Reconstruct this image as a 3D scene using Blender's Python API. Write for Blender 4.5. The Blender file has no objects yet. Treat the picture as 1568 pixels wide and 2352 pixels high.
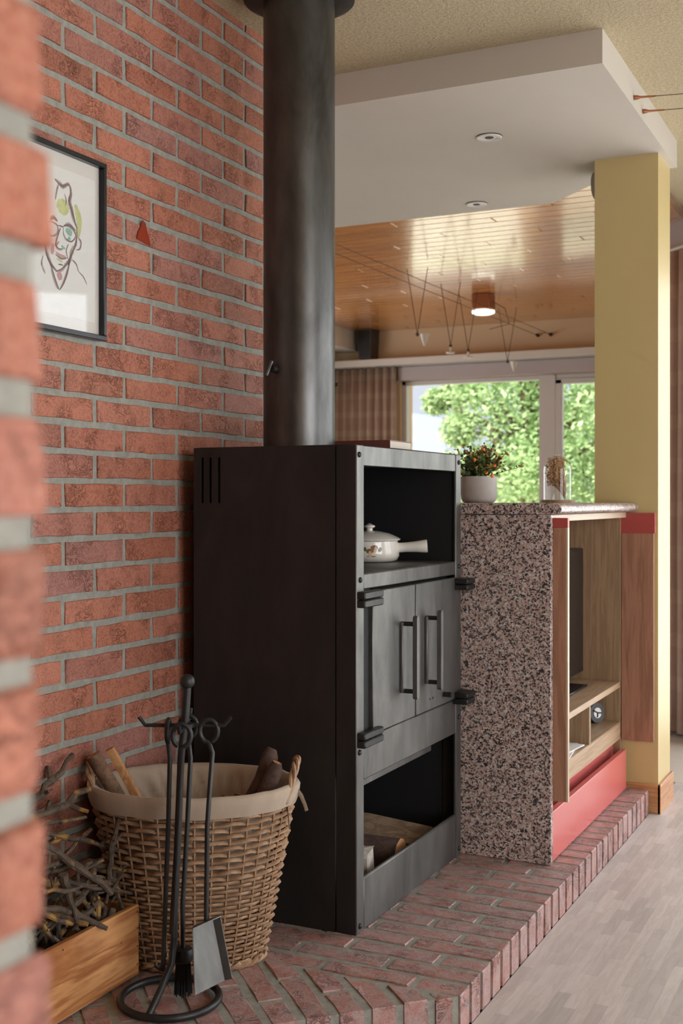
import bpy, bmesh, math, random
from math import sin, cos, pi, radians, sqrt, atan2
from mathutils import Vector, Matrix, noise as mnoise

random.seed(7)
scene = bpy.context.scene
col = scene.collection

# ------------------------------------------------------------------ camera
TH = math.atan2(1314.0, 2721.0)
cam_d = bpy.data.cameras.new('camera'); cam = bpy.data.objects.new('camera', cam_d); col.objects.link(cam)
cam.location = (1.2134, -2.5946, 1.14)
cam.rotation_euler = (pi/2, 0, TH)
cam_d.sensor_width = 36; cam_d.sensor_fit = 'AUTO'
cam_d.lens = 36*2721/2352
cam_d.shift_y = -26/2352
cam_d.clip_start = 0.02; cam_d.clip_end = 200
cam_d.dof.use_dof = True; cam_d.dof.focus_distance = 2.95; cam_d.dof.aperture_fstop = 5.6
scene.camera = cam

# ------------------------------------------------------------------ world, lights, exposure
w = bpy.data.worlds.new('sky'); scene.world = w; w.use_nodes = True
bg = w.node_tree.nodes['Background']
bg.inputs[0].default_value = (0.80, 0.87, 1.0, 1); bg.inputs[1].default_value = 1.05

def area(name, loc, rot, sx, sy, energy, color=(1, 1, 1)):
    d = bpy.data.lights.new(name, 'AREA'); d.shape = 'RECTANGLE'; d.size = sx; d.size_y = sy
    d.energy = energy; d.color = color
    o = bpy.data.objects.new(name, d); col.objects.link(o); o.location = loc; o.rotation_euler = rot
    return o
sun_d = bpy.data.lights.new('sun', 'SUN'); sun_d.energy = 13.0; sun_d.angle = radians(3); sun_d.color = (1, .96, .88)
sun = bpy.data.objects.new('sun', sun_d); col.objects.link(sun); sun.rotation_euler = (radians(42), radians(-18), 0)
sun.location = (0, 8, 9)
# daylight entering by the tall angled window on the room side (just outside its panes)
area('daylight_angled_window', (1.99, 1.80, 1.14), (radians(90), 0, radians(135)), 3.9, 2.1, 82, (.97, .985, 1))
# added fill light, set behind unseen made-up patio and kitchen windows
area('fill_patio_window', (3.72, -1.9, 1.2), (radians(90), 0, radians(90)), 2.5, 1.9, 94, (.97, .985, 1))
area('fill_kitchen_window', (-3.43, 4.0, 1.55), (radians(90), 0, radians(-90)), 2.3, 1.0, 34, (.98, .99, 1))

vs = scene.view_settings
vs.view_transform = 'Standard'; vs.look = 'None'; vs.exposure = -0.12; vs.gamma = 1.0; vs.use_curve_mapping = False
try:
    scene.cycles.use_denoising = True
    cy = scene.cycles
    cy.max_bounces = 5; cy.diffuse_bounces = 3; cy.glossy_bounces = 3; cy.transmission_bounces = 4; cy.transparent_max_bounces = 8
    cy.use_adaptive_sampling = True; cy.adaptive_threshold = .08; cy.adaptive_min_samples = 12
    cy.caustics_reflective = False; cy.caustics_refractive = False; cy.sample_clamp_indirect = 6.0
except Exception: pass

# ------------------------------------------------------------------ helpers
class MB:
    def __init__(s): s.v = []; s.f = []; s.m = []
    def add(s, vs_, fs, mi=0):
        b = len(s.v); s.v += [tuple(p) for p in vs_]
        for f in fs: s.f.append(tuple(i+b for i in f)); s.m.append(mi)
        return s
    def box(s, x0, x1, y0, y1, z0, z1, c=0, mi=0, jit=0, M=None):
        lo = (min(x0, x1), min(y0, y1), min(z0, z1)); hi = (max(x0, x1), max(y0, y1), max(z0, z1))
        if c <= 0:
            V = [(hi[0] if i & 1 else lo[0], hi[1] if i & 2 else lo[1], hi[2] if i & 4 else lo[2]) for i in range(8)]
            F = [(0, 2, 3, 1), (4, 5, 7, 6), (0, 1, 5, 4), (2, 6, 7, 3), (0, 4, 6, 2), (1, 3, 7, 5)]
        else:
            V = []; idx = {}
            for i in range(8):
                sg = (i & 1, (i >> 1) & 1, (i >> 2) & 1)
                for a in range(3):
                    p = [(hi[k] if sg[k] else lo[k]) for k in range(3)]
                    for k in range(3):
                        if k != a: p[k] += -c if sg[k] else c
                    if jit: p = [q + random.uniform(-jit, jit) for q in p]
                    idx[(i, a)] = len(V); V.append(tuple(p))
            F = []
            for a in range(3):
                b_, d_ = (a+1) % 3, (a+2) % 3
                for sd in (0, 1):
                    cs = []
                    for (u, w_) in ((0, 0), (1, 0), (1, 1), (0, 1)):
                        i = (sd << a) | (u << b_) | (w_ << d_); cs.append(idx[(i, a)])
                    F.append(tuple(cs if sd else cs[::-1]))
            for a in range(3):
                b_, d_ = (a+1) % 3, (a+2) % 3
                for u in (0, 1):
                    for w_ in (0, 1):
                        i0 = (u << b_) | (w_ << d_); i1 = i0 | (1 << a)
                        q = (idx[(i0, b_)], idx[(i1, b_)], idx[(i1, d_)], idx[(i0, d_)])
                        F.append(q if (u ^ w_) else q[::-1])
            for i in range(8):
                t = (idx[(i, 0)], idx[(i, 1)], idx[(i, 2)])
                n = bin(i).count('1')
                F.append(t if n % 2 else t[::-1])
        if M is not None: V = [tuple(M @ Vector(p)) for p in V]
        return s.add(V, F, mi)
    def prism(s, poly, z0, z1, c=0, mi=0, jit=0):
        a = sum(poly[i][0]*poly[(i+1) % len(poly)][1]-poly[(i+1) % len(poly)][0]*poly[i][1] for i in range(len(poly)))
        if a < 0: poly = poly[::-1]
        n = len(poly); V = []; cx = sum(p[0] for p in poly)/n; cy = sum(p[1] for p in poly)/n
        V += [(p[0], p[1], z0) for p in poly]
        V += [(p[0]+random.uniform(-jit, jit), p[1]+random.uniform(-jit, jit), z1-c) for p in poly]
        F = [tuple(range(n))[::-1]] + [(i, (i+1) % n, n+(i+1) % n, n+i) for i in range(n)]
        if c > 0:
            for p in poly:
                d = Vector((cx-p[0], cy-p[1])); L = d.length or 1; d = d/L*min(c*1.4, L*.5)
                V.append((p[0]+d.x, p[1]+d.y, z1+random.uniform(-jit, jit)))
            F += [(n+i, n+(i+1) % n, 2*n+(i+1) % n, 2*n+i) for i in range(n)]
            F.append(tuple(range(2*n, 3*n)))
        else: F.append(tuple(range(n, 2*n)))
        return s.add(V, F, mi)
    def tube(s, path, r, n=8, closed=False, caps=True, mi=0, sx=1.0, up=None):
        P = [Vector(p) for p in path]; m = len(P); V = []; prev = None
        for i, p in enumerate(P):
            if closed: t = P[(i+1) % m]-P[i-1]
            else: t = P[min(i+1, m-1)]-P[max(i-1, 0)]
            if t.length < 1e-9: t = Vector((0, 0, 1))
            t.normalize()
            if prev is None:
                u = Vector(up) if up else (Vector((0, 0, 1)) if abs(t.z) < .9 else Vector((1, 0, 0)))
                a = (u - t*u.dot(t)).normalized()
            else: a = (prev - t*prev.dot(t)); a = a.normalized() if a.length > 1e-6 else prev
            prev = a; b = t.cross(a)
            rr = r(i/(m-1 if m > 1 else 1)) if callable(r) else (r[i] if isinstance(r, (list, tuple)) else r)
            for k in range(n):
                g = 2*pi*k/n
                V.append(tuple(p + a*(cos(g)*rr) + b*(sin(g)*rr*sx)))
        F = []
        for i in range(m if closed else m-1):
            j = (i+1) % m
            for k in range(n): F.append((i*n+k, i*n+(k+1) % n, j*n+(k+1) % n, j*n+k))
        if caps and not closed:
            F.append(tuple(range(n))[::-1]); F.append(tuple((m-1)*n+k for k in range(n)))
        return s.add(V, F, mi)
    def cyl(s, p0, p1, r, r1=None, n=16, mi=0):
        return s.tube([p0, p1], [r, r if r1 is None else r1], n=n, mi=mi)
    def lathe(s, prof, c, n=32, mi=0, sx=1, sy=1, M=None):
        V = []; m = len(prof)
        for (r, z) in prof:
            for k in range(n):
                g = 2*pi*k/n; p = (c[0]+r*cos(g)*sx, c[1]+r*sin(g)*sy, c[2]+z)
                V.append(tuple(M @ Vector(p)) if M is not None else p)
        F = []
        for i in range(m-1):
            for k in range(n): F.append((i*n+k, i*n+(k+1) % n, (i+1)*n+(k+1) % n, (i+1)*n+k))
        if prof[0][0] > 1e-6: F.append(tuple(range(n))[::-1])
        if prof[-1][0] > 1e-6: F.append(tuple((m-1)*n+k for k in range(n)))
        return s.add(V, F, mi)
    def sphere(s, c, r, n=12, m=8, mi=0, sz=1):
        return s.lathe([(max(r*sin(pi*i/m), 1e-5), -r*cos(pi*i/m)*sz) for i in range(m+1)], c, n, mi)
    def mesh(s, name, mats, smooth=True, ang=38, recalc=True):
        me = bpy.data.meshes.new(name); me.from_pydata(s.v, [], s.f)
        ms = mats if isinstance(mats, (list, tuple)) else [mats]
        for m_ in ms: me.materials.append(m_)
        if len(ms) > 1: me.polygons.foreach_set('material_index', s.m)
        if recalc:
            bm = bmesh.new(); bm.from_mesh(me); bmesh.ops.recalc_face_normals(bm, faces=bm.faces[:]); bm.to_mesh(me); bm.free()
        if smooth:
            me.polygons.foreach_set('use_smooth', [True]*len(me.polygons))
            try: me.set_sharp_from_angle(angle=radians(ang))
            except Exception: pass
        me.update(); return me

def link(name, me, parent=None):
    o = bpy.data.objects.new(name, me); col.objects.link(o)
    if parent is not None:
        o.parent = parent
        if parent.parent is None: o.matrix_parent_inverse = Matrix.Translation(-Vector(parent.location))
    return o
def part(name, mb, mats, parent, smooth=True, ang=38, label=None):
    o = link(name, mb.mesh(name, mats, smooth, ang), parent)
    if label: o['label'] = label
    return o
def tag(o, label, cat, group=None):
    o['label'] = label; o['category'] = cat
    if group: o['group'] = group
    return o
def thing(name, label, cat, loc, group=None):
    o = bpy.data.objects.new(name, None); col.objects.link(o); o.location = loc; o.empty_display_size = .05
    return tag(o, label, cat, group)
def solo(name, mb, mats, label, cat, group=None, smooth=True, ang=38):
    return tag(link(name, mb.mesh(name, mats, smooth, ang)), label, cat, group)
def struct(name, mb, mats, parent=None, label=None, smooth=False):
    o = link(name, mb.mesh(name, mats, smooth), parent)
    if parent is None: o['kind'] = 'structure'
    if label: o['label'] = label
    return o

# ------------------------------------------------------------------ materials
class NT:
    def __init__(s, name):
        s.mat = bpy.data.materials.new(name); s.mat.use_nodes = True; s.t = s.mat.node_tree
        s.b = s.t.nodes['Principled BSDF']; s.out = s.t.nodes['Material Output']
    def n(s, typ, **kw):
        x = s.t.nodes.new(typ)
        for k, v in kw.items():
            if k.startswith('i_'):
                key = k[2:]; key = int(key) if key.isdigit() else key
                s.set(x.inputs[key], v)
            else: setattr(x, k, v)
        return x
    def set(s, inp, v):
        if isinstance(v, bpy.types.NodeSocket): s.t.links.new(v, inp)
        else: inp.default_value = v
    def p(s, **kw):
        for k, v in kw.items(): s.set(s.b.inputs[k.replace('_', ' ')], v)
        return s
    def coord(s, kind='Object', scale=(1, 1, 1), rot=(0, 0, 0), loc=(0, 0, 0)):
        tc = s.n('ShaderNodeTexCoord'); mp = s.n('ShaderNodeMapping')
        if kind == 'World':
            g = s.n('ShaderNodeNewGeometry'); s.t.links.new(g.outputs['Position'], mp.inputs[0])
        else: s.t.links.new(tc.outputs[kind], mp.inputs[0])
        mp.inputs['Scale'].default_value = scale; mp.inputs['Rotation'].default_value = rot; mp.inputs['Location'].default_value = loc
        return mp.outputs[0]
    def noise(s, vec, scale, detail=4, rough=.55, dist=0):
        x = s.n('ShaderNodeTexNoise'); s.t.links.new(vec, x.inputs['Vector'])
        x.inputs['Scale'].default_value = scale; x.inputs['Detail'].default_value = detail
        x.inputs['Roughness'].default_value = rough; x.inputs['Distortion'].default_value = dist
        return x.outputs[0]
    def voro(s, vec, scale, feat='F1', out='Distance'):
        x = s.n('ShaderNodeTexVoronoi', feature=feat); s.t.links.new(vec, x.inputs['Vector']); x.inputs['Scale'].default_value = scale
        return x.outputs[out]
    def ramp(s, fac, stops, interp='LINEAR'):
        x = s.n('ShaderNodeValToRGB'); x.color_ramp.interpolation = interp; s.t.links.new(fac, x.inputs[0])
        e = x.color_ramp.elements
        while len(e) < len(stops): e.new(.5)
        for q, (pos, c) in zip(e, stops):
            q.position = pos; q.color = (c, c, c, 1) if isinstance(c, (int, float)) else (*c, 1)
        return x.outputs[0]
    def mix(s, fac, a, b, mode='MIX'):
        x = s.n('ShaderNodeMix', data_type='RGBA', blend_type=mode)
        s.set(x.inputs[0], fac)
        for i, v in ((6, a), (7, b)): s.set(x.inputs[i], v if isinstance(v, bpy.types.NodeSocket) else (*v, 1))
        return x.outputs[2]
    def math(s, op, a, b=0.0):
        x = s.n('ShaderNodeMath', operation=op); s.set(x.inputs[0], a); s.set(x.inputs[1], b); return x.outputs[0]
    def rand(s):
        oi = s.n('ShaderNodeObjectInfo'); g = s.n('ShaderNodeNewGeometry')
        return s.math('FRACT', s.math('ADD', oi.outputs['Random'], g.outputs['Random Per Island']))
    def orand(s): return s.n('ShaderNodeObjectInfo').outputs['Random']
    def bump(s, h, strength=.3, dist=.002):
        x = s.n('ShaderNodeBump'); x.inputs['Strength'].default_value = strength; x.inputs['Distance'].default_value = dist
        s.t.links.new(h, x.inputs['Height']); s.t.links.new(x.outputs[0], s.b.inputs['Normal']); return s

def lin(r, g, b):
    f = lambda c: ((c/255)/12.92 if c/255 <= .04045 else ((c/255+.055)/1.055)**2.4)
    return (f(r), f(g), f(b))

def plain(name, rgb, rough=.5, metal=0, spec=.5, var=.06, vscale=6, bumps=0, bscale=60, coat=0):
    t = NT(name); c = lin(*rgb); v = t.coord('World')
    n_ = t.noise(v, vscale, 4)
    t.p(Base_Color=t.mix(n_, tuple(x*(1-var*2) for x in c), tuple(min(1, x*(1+var*2)) for x in c)), Roughness=rough, Metallic=metal)
    t.b.inputs['Specular IOR Level'].default_value = spec
    if coat: t.b.inputs['Coat Weight'].default_value = coat; t.b.inputs['Coat Roughness'].default_value = .1
    if bumps: t.bump(t.noise(v, bscale, 3), bumps, .002)
    return t.mat

def brick_mat(name, stops, rough=.62, spec=.35, sheen_rgb=None, sheen_k=0.0, bmp=.7):
    t = NT(name); wv = t.coord('World')
    base = t.ramp(t.rand(), stops)
    big = t.noise(wv, 26, 3, .65, .6)
    hs_ = t.n('ShaderNodeHueSaturation'); t.t.links.new(base, hs_.inputs['Color']); t.t.links.new(t.ramp(big, [(.3, .78), (.7, 1.14)]), hs_.inputs['Value'])
    c = hs_.outputs[0]
    grain = t.noise(wv, 190, 2, .75)
    c = t.mix(t.math('MULTIPLY', t.ramp(grain, [(.42, 0.0), (.62, 1.0)]), .30), c, lin(192, 144, 124))
    c = t.mix(t.math('MULTIPLY', t.ramp(grain, [(.30, 1.0), (.46, 0.0)]), .45), c, lin(96, 52, 40))
    crn = t.noise(t.coord('World', scale=(1, 1, 1.6)), 30, 4, .68, 2.2)
    crease = t.ramp(crn, [(.455, 0.0), (.485, 1.0), (.50, 1.0), (.53, 0.0)])
    patch = t.ramp(t.noise(wv, 13, 1, .5), [(.50, 0.0), (.62, 1.0)])
    crease = t.math('MULTIPLY', crease, patch)
    c = t.mix(t.math('MULTIPLY', crease, .26), c, lin(70, 36, 30))
    spk = t.ramp(t.voro(wv, 150), [(.0, 1.0), (.10, 0.0)])
    c = t.mix(t.math('MULTIPLY', spk, .4), c, lin(222, 190, 162))
    if sheen_rgb:
        sheen_n = t.ramp(t.noise(wv, 34, 3, .7, .4), [(.36, 0.0), (.60, 1.0)])
        c = t.mix(t.math('MULTIPLY', sheen_n, sheen_k), c, lin(*sheen_rgb))
    h = t.math('ADD', t.math('SUBTRACT', t.math('MULTIPLY', big, .8), t.math('MULTIPLY', crease, 1.2)), t.math('MULTIPLY', grain, .45))
    t.p(Base_Color=c, Roughness=rough); t.b.inputs['Specular IOR Level'].default_value = spec
    t.bump(h, bmp, .003)
    return t.mat
M_BRICK = brick_mat('brick_clay', [(0, lin(140, 82, 65)), (.2, lin(171, 103, 79)), (.4, lin(160, 93, 72)), (.6, lin(177, 109, 86)), (.8, lin(160, 99, 84)), (1, lin(154, 104, 96))])
M_HEARTH = brick_mat('brick_hearth', [(0, lin(160, 106, 98)), (.5, lin(176, 122, 114)), (1, lin(160, 118, 116))], rough=.5, spec=.55, sheen_rgb=(172, 158, 155), sheen_k=.55, bmp=1.0)  # pinker base and grey mottling paint the window sheen on the brick tops
def mortar_mat():
    t = NT('mortar'); v = t.coord('World'); n_ = t.noise(v, 40, 6, .7)
    t.p(Base_Color=t.ramp(n_, [(.25, lin(124, 123, 115)), (.75, lin(164, 162, 152))]), Roughness=.85)
    t.bump(t.noise(v, 300, 4, .7), .5, .002); return t.mat
M_MORTAR = mortar_mat()

def steel_mat(name, dark, light, rough=(.34, .55), metal=.85):
    t = NT(name); v = t.coord('World', scale=(1, 1, .35)); a = t.noise(v, 9, 6, .65, .6); b = t.noise(t.coord('World', scale=(1, 1, .3)), 45, 4, .6)
    f = t.math('ADD', t.math('MULTIPLY', a, .85), t.math('MULTIPLY', b, .15))
    t.p(Base_Color=t.ramp(f, [(.3, dark), (.72, light)]), Roughness=t.ramp(t.noise(v, 14, 5, .7), [(.3, rough[0]), (.7, rough[1])]), Metallic=metal)
    t.bump(t.noise(t.coord('World'), 120, 3), .06, .001); return t.mat
M_STEEL = steel_mat('raw_steel', (.10, .098, .094), (.22, .215, .205), (.42, .58))
M_BLACK = steel_mat('black_steel', (.022, .020, .0195), (.044, .039, .0375), (.42, .6), .55)
M_PIPE = steel_mat('pipe_steel', (.06, .058, .056), (.15, .147, .143), (.30, .42), .9)
M_IRON = steel_mat('wrought_iron', (.018, .018, .018), (.04, .04, .04), (.38, .5), .5)
M_SOOT = plain('soot_black', (14, 14, 15), .8)

def wood_mat(name, a, b, scale=3, stretch=(1, 14, 14), ring=8, rough=.45, coat=0, rnd=0, spec=.5):
    t = NT(name); v = t.coord('World', scale=stretch)
    dist = t.noise(v, scale, 5, .6, .8)
    g = t.noise(v, scale*6, 6, .7, .3)
    wv = t.n('ShaderNodeMath', operation='SINE'); t.t.links.new(t.math('MULTIPLY', dist, ring*6.28), wv.inputs[0])
    f = t.math('ADD', t.math('MULTIPLY', t.math('ADD', wv.outputs[0], 1), .22), t.math('MULTIPLY', g, .6))
    c = t.ramp(f, [(.2, lin(*a)), (.8, lin(*b))])
    if rnd:
        k = t.ramp(t.rand(), [(0, 1-rnd), (1, 1+rnd*.3)]); c = t.mix(1.0, c, k, 'MULTIPLY')
    t.p(Base_Color=c, Roughness=rough); t.b.inputs['Specular IOR Level'].default_value = spec
    if coat: t.b.inputs['Coat Weight'].default_value = coat; t.b.inputs['Coat Roughness'].default_value = .12
    t.bump(f, .08, .001); return t.mat
M_OAK = wood_mat('oak_veneer', (138, 111, 84), (164, 136, 106), 3, (22, 22, 1), 3, .5)
M_OAKH = wood_mat('oak_veneer_lengthwise', (154, 126, 98), (180, 152, 122), 3, (22, 1, 22), 3, .45)
M_OAKRED = wood_mat('oak_veneer_reddish', (140, 98, 76), (170, 124, 100), 3, (16, 16, 1), 3, .5)
M_EDGE = plain('pale_edge_band', (186, 160, 136), .4)
M_PINE = wood_mat('varnished_pine', (150, 90, 50), (206, 150, 98), 1.6, (5, .6, 8), 5, .32, coat=.3)
M_CEILWOOD = wood_mat('ceiling_pine', (206, 128, 62), (230, 160, 90), 2, (1, 12, 12), 5, .27, coat=1.0, rnd=.18, spec=.8)
M_FLOOR = wood_mat('grey_oak_parquet', (190, 179, 173), (204, 194, 188), 3, (20, 2.5, 20), 2, .42, rnd=.18)
M_SKIRT = wood_mat('skirting_wood', (168, 116, 74), (198, 148, 104), 2.5, (1, 1, 14), 5, .4)
M_RED = plain('coral_lacquer', (204, 104, 100), .25, spec=.6, var=.02)
M_REDM = plain('red_panel', (170, 74, 70), .4, var=.02)
M_YELLOW = plain('ochre_paint', (200, 178, 126), .42, var=.02, bumps=.05, bscale=200)
M_CREAM = plain('cream_paint', (230, 224, 212), .7, var=.02)
M_PEACH = plain('peach_paint', (226, 196, 158), .7, var=.02)
M_WHITE = plain('white_paint', (222, 216, 206), .55, var=.02)
M_SOFFIT = plain('soffit_paint', (196, 187, 175), .6, var=.02)
M_LILAC = plain('pale_plaster', (190, 176, 174), .6, var=.02)
M_FRAMEW = plain('window_frame_white', (214, 208, 202), .35, var=.01)
M_TILE = plain('pale_floor_tile', (208, 198, 186), .3, var=.05)
M_GROUT = plain('tile_grout', (160, 150, 140), .8)
def stucco():
    t = NT('stucco_ceiling'); v = t.coord('World'); n_ = t.noise(v, 90, 5, .7)
    t.p(Base_Color=t.ramp(n_, [(.3, lin(176, 158, 124)), (.7, lin(208, 192, 158))]), Roughness=.85); t.bump(n_, 1.0, .006); return t.mat
M_STUCCO = stucco()
def granite():
    t = NT('pink_granite'); v = t.coord('World')
    nv = t.n('ShaderNodeTexNoise'); t.t.links.new(v, nv.inputs['Vector']); nv.inputs['Scale'].default_value = 120; nv.inputs['Detail'].default_value = 3
    vm = t.n('ShaderNodeVectorMath', operation='MULTIPLY_ADD'); t.t.links.new(nv.outputs['Color'], vm.inputs[0]); vm.inputs[1].default_value = (.011, .011, .011); t.t.links.new(v, vm.inputs[2])
    vc = t.n('ShaderNodeTexVoronoi'); t.t.links.new(vm.outputs[0], vc.inputs['Vector']); vc.inputs['Scale'].default_value = 235
    sp_ = t.n('ShaderNodeSeparateColor'); t.t.links.new(vc.outputs['Color'], sp_.inputs[0])
    clus = t.math('MULTIPLY', t.math('SUBTRACT', t.noise(v, 55, 3, .6), .5), 1.1)
    k = t.math('ADD', sp_.outputs[0], clus)
    cc = t.ramp(k, [(0, lin(52, 49, 51)), (.20, lin(66, 62, 63)), (.30, lin(112, 104, 102)), (.40, lin(170, 140, 130)), (.62, lin(188, 158, 148)), (.78, lin(184, 168, 162)), (.95, lin(206, 200, 196))])
    t.p(Base_Color=cc, Roughness=.3); return t.mat
M_GRANITE = granite()
def glass_mat(name='pane_glass', refl=.045):
    t = NT(name); t.t.nodes.remove(t.b)
    tr = t.n('ShaderNodeBsdfTransparent'); gl = t.n('ShaderNodeBsdfGlossy'); gl.inputs['Roughness'].default_value = .02
    lw = t.n('ShaderNodeLayerWeight'); lw.inputs[0].default_value = .5
    fr = t.math('ADD', t.math('MULTIPLY', t.math('POWER', lw.outputs['Facing'], 5.0), 1-refl), refl)
    mx = t.n('ShaderNodeMixShader'); t.t.links.new(fr, mx.inputs[0])
    t.t.links.new(tr.outputs[0], mx.inputs[1]); t.t.links.new(gl.outputs[0], mx.inputs[2]); t.t.links.new(mx.outputs[0], t.out.inputs[0])
    return t.mat
M_GLASS = glass_mat()
def fabric(name, a, b, scale=500, stripes=None):
    t = NT(name); v = t.coord('World'); n_ = t.noise(v, scale, 3, .7); g = t.noise(v, 9, 4)
    c = t.mix(t.math('ADD', t.math('MULTIPLY', n_, .5), t.math('MULTIPLY', g, .5)), lin(*a), lin(*b))
    if stripes:
        sn = t.n('ShaderNodeSeparateXYZ'); t.t.links.new(v, sn.inputs[0])
        k = t.math('SINE', t.math('MULTIPLY', sn.outputs[2], stripes)); kk = t.ramp(k, [(.45, 0.0), (.6, 1.0)])
        c = t.mix(t.math('MULTIPLY', kk, .12), c, lin(226, 210, 190))
    t.p(Base_Color=c, Roughness=.9); t.b.inputs['Sheen Weight'].default_value = .2; t.bump(n_, .25, .001); return t.mat
M_LINEN = fabric('linen_liner', (150, 132, 114), (184, 166, 148))
M_CURTAIN = fabric('brown_curtain', (150, 122, 104), (178, 152, 132), 300, stripes=42)
M_CURTAIN2 = fabric('mauve_curtain', (170, 142, 134), (192, 166, 158), 300, stripes=30)
def wicker():
    t = NT('willow'); v = t.coord('World'); n_ = t.noise(v, 40, 5, .7)
    t.p(Base_Color=t.ramp(n_, [(.25, lin(116, 86, 62)), (.5, lin(158, 124, 94)), (.8, lin(190, 162, 134))]), Roughness=.5); return t.mat
M_WICKER = wicker()
def bark(name, a, b, c):
    t = NT(name); v = t.coord('World'); n_ = t.noise(v, 45, 6, .75, .6); r = t.orand()
    cc = t.ramp(n_, [(.3, lin(*a)), (.6, lin(*b))]); l = t.ramp(t.math('ADD', t.noise(v, 30, 4), t.math('MULTIPLY', r, .25)), [(.68, 0.0), (.80, 1.0)])
    t.p(Base_Color=t.mix(l, cc, lin(*c)), Roughness=.85); t.bump(n_, .8, .004); return t.mat
M_TWIG = bark('twig_bark', (46, 38, 32), (100, 84, 70), (164, 124, 66))
M_BARK = bark('log_bark', (66, 48, 38), (132, 102, 80), (120, 96, 74))
M_CUT = wood_mat('cut_wood', (158, 106, 64), (196, 146, 98), 5, (3, 3, 3), 6, .7)
M_SPLIT = wood_mat('split_wood', (124, 100, 80), (168, 142, 116), 3, (3, 3, 9), 5, .75)
M_DARKLOG = bark('dark_log', (58, 42, 38), (98, 74, 66), (70, 52, 46))
M_CERAM = plain('cream_glaze', (226, 220, 210), .15, var=.02, coat=.5)
M_PLAST = plain('black_plastic', (22, 20, 20), .35)
M_SCREEN = plain('dark_screen', (22, 19, 19), .3)
M_SPK = plain('speaker_grey', (72, 66, 62), .6)
M_SPKL = plain('speaker_silver', (176, 170, 166), .45)
M_COPPER = plain('copper_metal', (168, 112, 82), .35, metal=.85)
M_WIRE = plain('dark_wire', (92, 66, 50), .5)
M_CONC = plain('concrete_pot', (182, 174, 168), .8, var=.08, vscale=30, bumps=.2, bscale=120)
M_SOIL = plain('soil', (54, 42, 34), .9)
M_LEAFP = plain('pot_leaf', (74, 104, 46), .5, var=.3, vscale=40)
M_LEAFB = plain('russet_leaf', (150, 112, 48), .6, var=.2, vscale=40)
M_FRUIT = plain('orange_fruit', (240, 140, 44), .4)
M_DRY = plain('dried_flower', (176, 132, 92), .8, var=.15, vscale=60)
M_PAPER = plain('paper_white', (222, 220, 216), .7, var=.01)
M_MAT = plain('passe_partout', (214, 208, 202), .7, var=.01)
M_FRAMEB = plain('picture_frame_black', (48, 48, 50), .3, metal=.5)
M_BOOK = plain('maroon_cover', (112, 62, 56), .5)
M_PAGES = plain('book_pages', (214, 204, 190), .8)
M_NAIL = plain('nail_dark', (40, 34, 30), .5, metal=.5)
def emit(name, colr, st):
    t = NT(name); t.p(Base_Color=(*colr, 1)); t.b.inputs['Emission Color'].default_value = (*colr, 1); t.b.inputs['Emission Strength'].default_value = st; return t.mat
M_LAMP = emit('lit_lamp_glass', (.92, 1, .9), 1.6)
def leaf_mat(name, a, b):
    t = NT(name); c = t.ramp(t.n('ShaderNodeNewGeometry').outputs['Random Per Island'], [(0, lin(*a)), (1, lin(*b))])
    t.p(Base_Color=c, Roughness=.6); 
    t.b.inputs['Transmission Weight'].default_value = 0
    tl = t.n('ShaderNodeBsdfTranslucent'); t.t.links.new(c, tl.inputs[0]); mx = t.n('ShaderNodeMixShader'); mx.inputs[0].default_value = .5
    t.t.links.new(t.b.outputs[0], mx.inputs[1]); t.t.links.new(tl.outputs[0], mx.inputs[2]); t.t.links.new(mx.outputs[0], t.out.inputs[0]); return t.mat
M_LEAF = leaf_mat('tree_leaf', (146, 180, 120), (208, 226, 178))
M_LEAF2 = leaf_mat('hedge_leaf', (66, 120, 52), (130, 176, 84))
M_LAWN = plain('lawn', (150, 180, 100), .9, var=.2)
M_BOUNCE = plain('bounce_stone', (214, 208, 190), .8, var=.06)

# ------------------------------------------------------------------ dimensions
XW, ZC, ZS, ZP = -.52, 2.511, 2.41, .0875       # brick wall face, ceiling, soffit underside, hearth top
YB = 6.19                                        # garden wall of the back room
DG = 3.56                                        # angled window wall: x + y = DG
YE = .83                                         # end of the brick wall

# ================================================================== THE SETTING
# ---- brick wall
wl = struct('wall_left', MB().box(XW-.25, XW-.0035, -4.2, YE-.004, 0, ZC), M_MORTAR, label='red brick wall in running bond with grey mortar')
PITCH, CH = .2302, .0682
variants = []
for k in range(14):
    hl_, hh_ = .1075, .0265
    P = [(-hl_, -hh_), (-hl_*.55, -hh_), (0, -hh_), (hl_*.5, -hh_), (hl_, -hh_), (hl_, hh_), (hl_*.5, hh_), (0, hh_), (-hl_*.55, hh_), (-hl_, hh_)]
    P = [(a+random.uniform(-.0022, .0022), b+random.uniform(-.0021, .0016)*(1 if b < 0 else -1)) for a, b in P]
    m = MB().prism(P, -.05, 0, c=.0018, jit=.0007)
    m.v = [(v[2], v[0], v[1]) for v in m.v]
    variants.append(m.mesh('brick', M_BRICK, smooth=False))
stuff_b = MB()
nb = 0
courses = []
zt_ = 1.2531                                   # bed joint; courses below and above it differ slightly in height
zz_ = zt_
while zz_ > 0: courses.append((zz_-.0668, zz_)); zz_ -= .0668
courses = courses[::-1]; r0 = len(courses)-1
zz_ = zt_
while zz_ < ZC-.02: courses.append((zz_, min(zz_+.0648, ZC+.01))); zz_ += .0648
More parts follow.
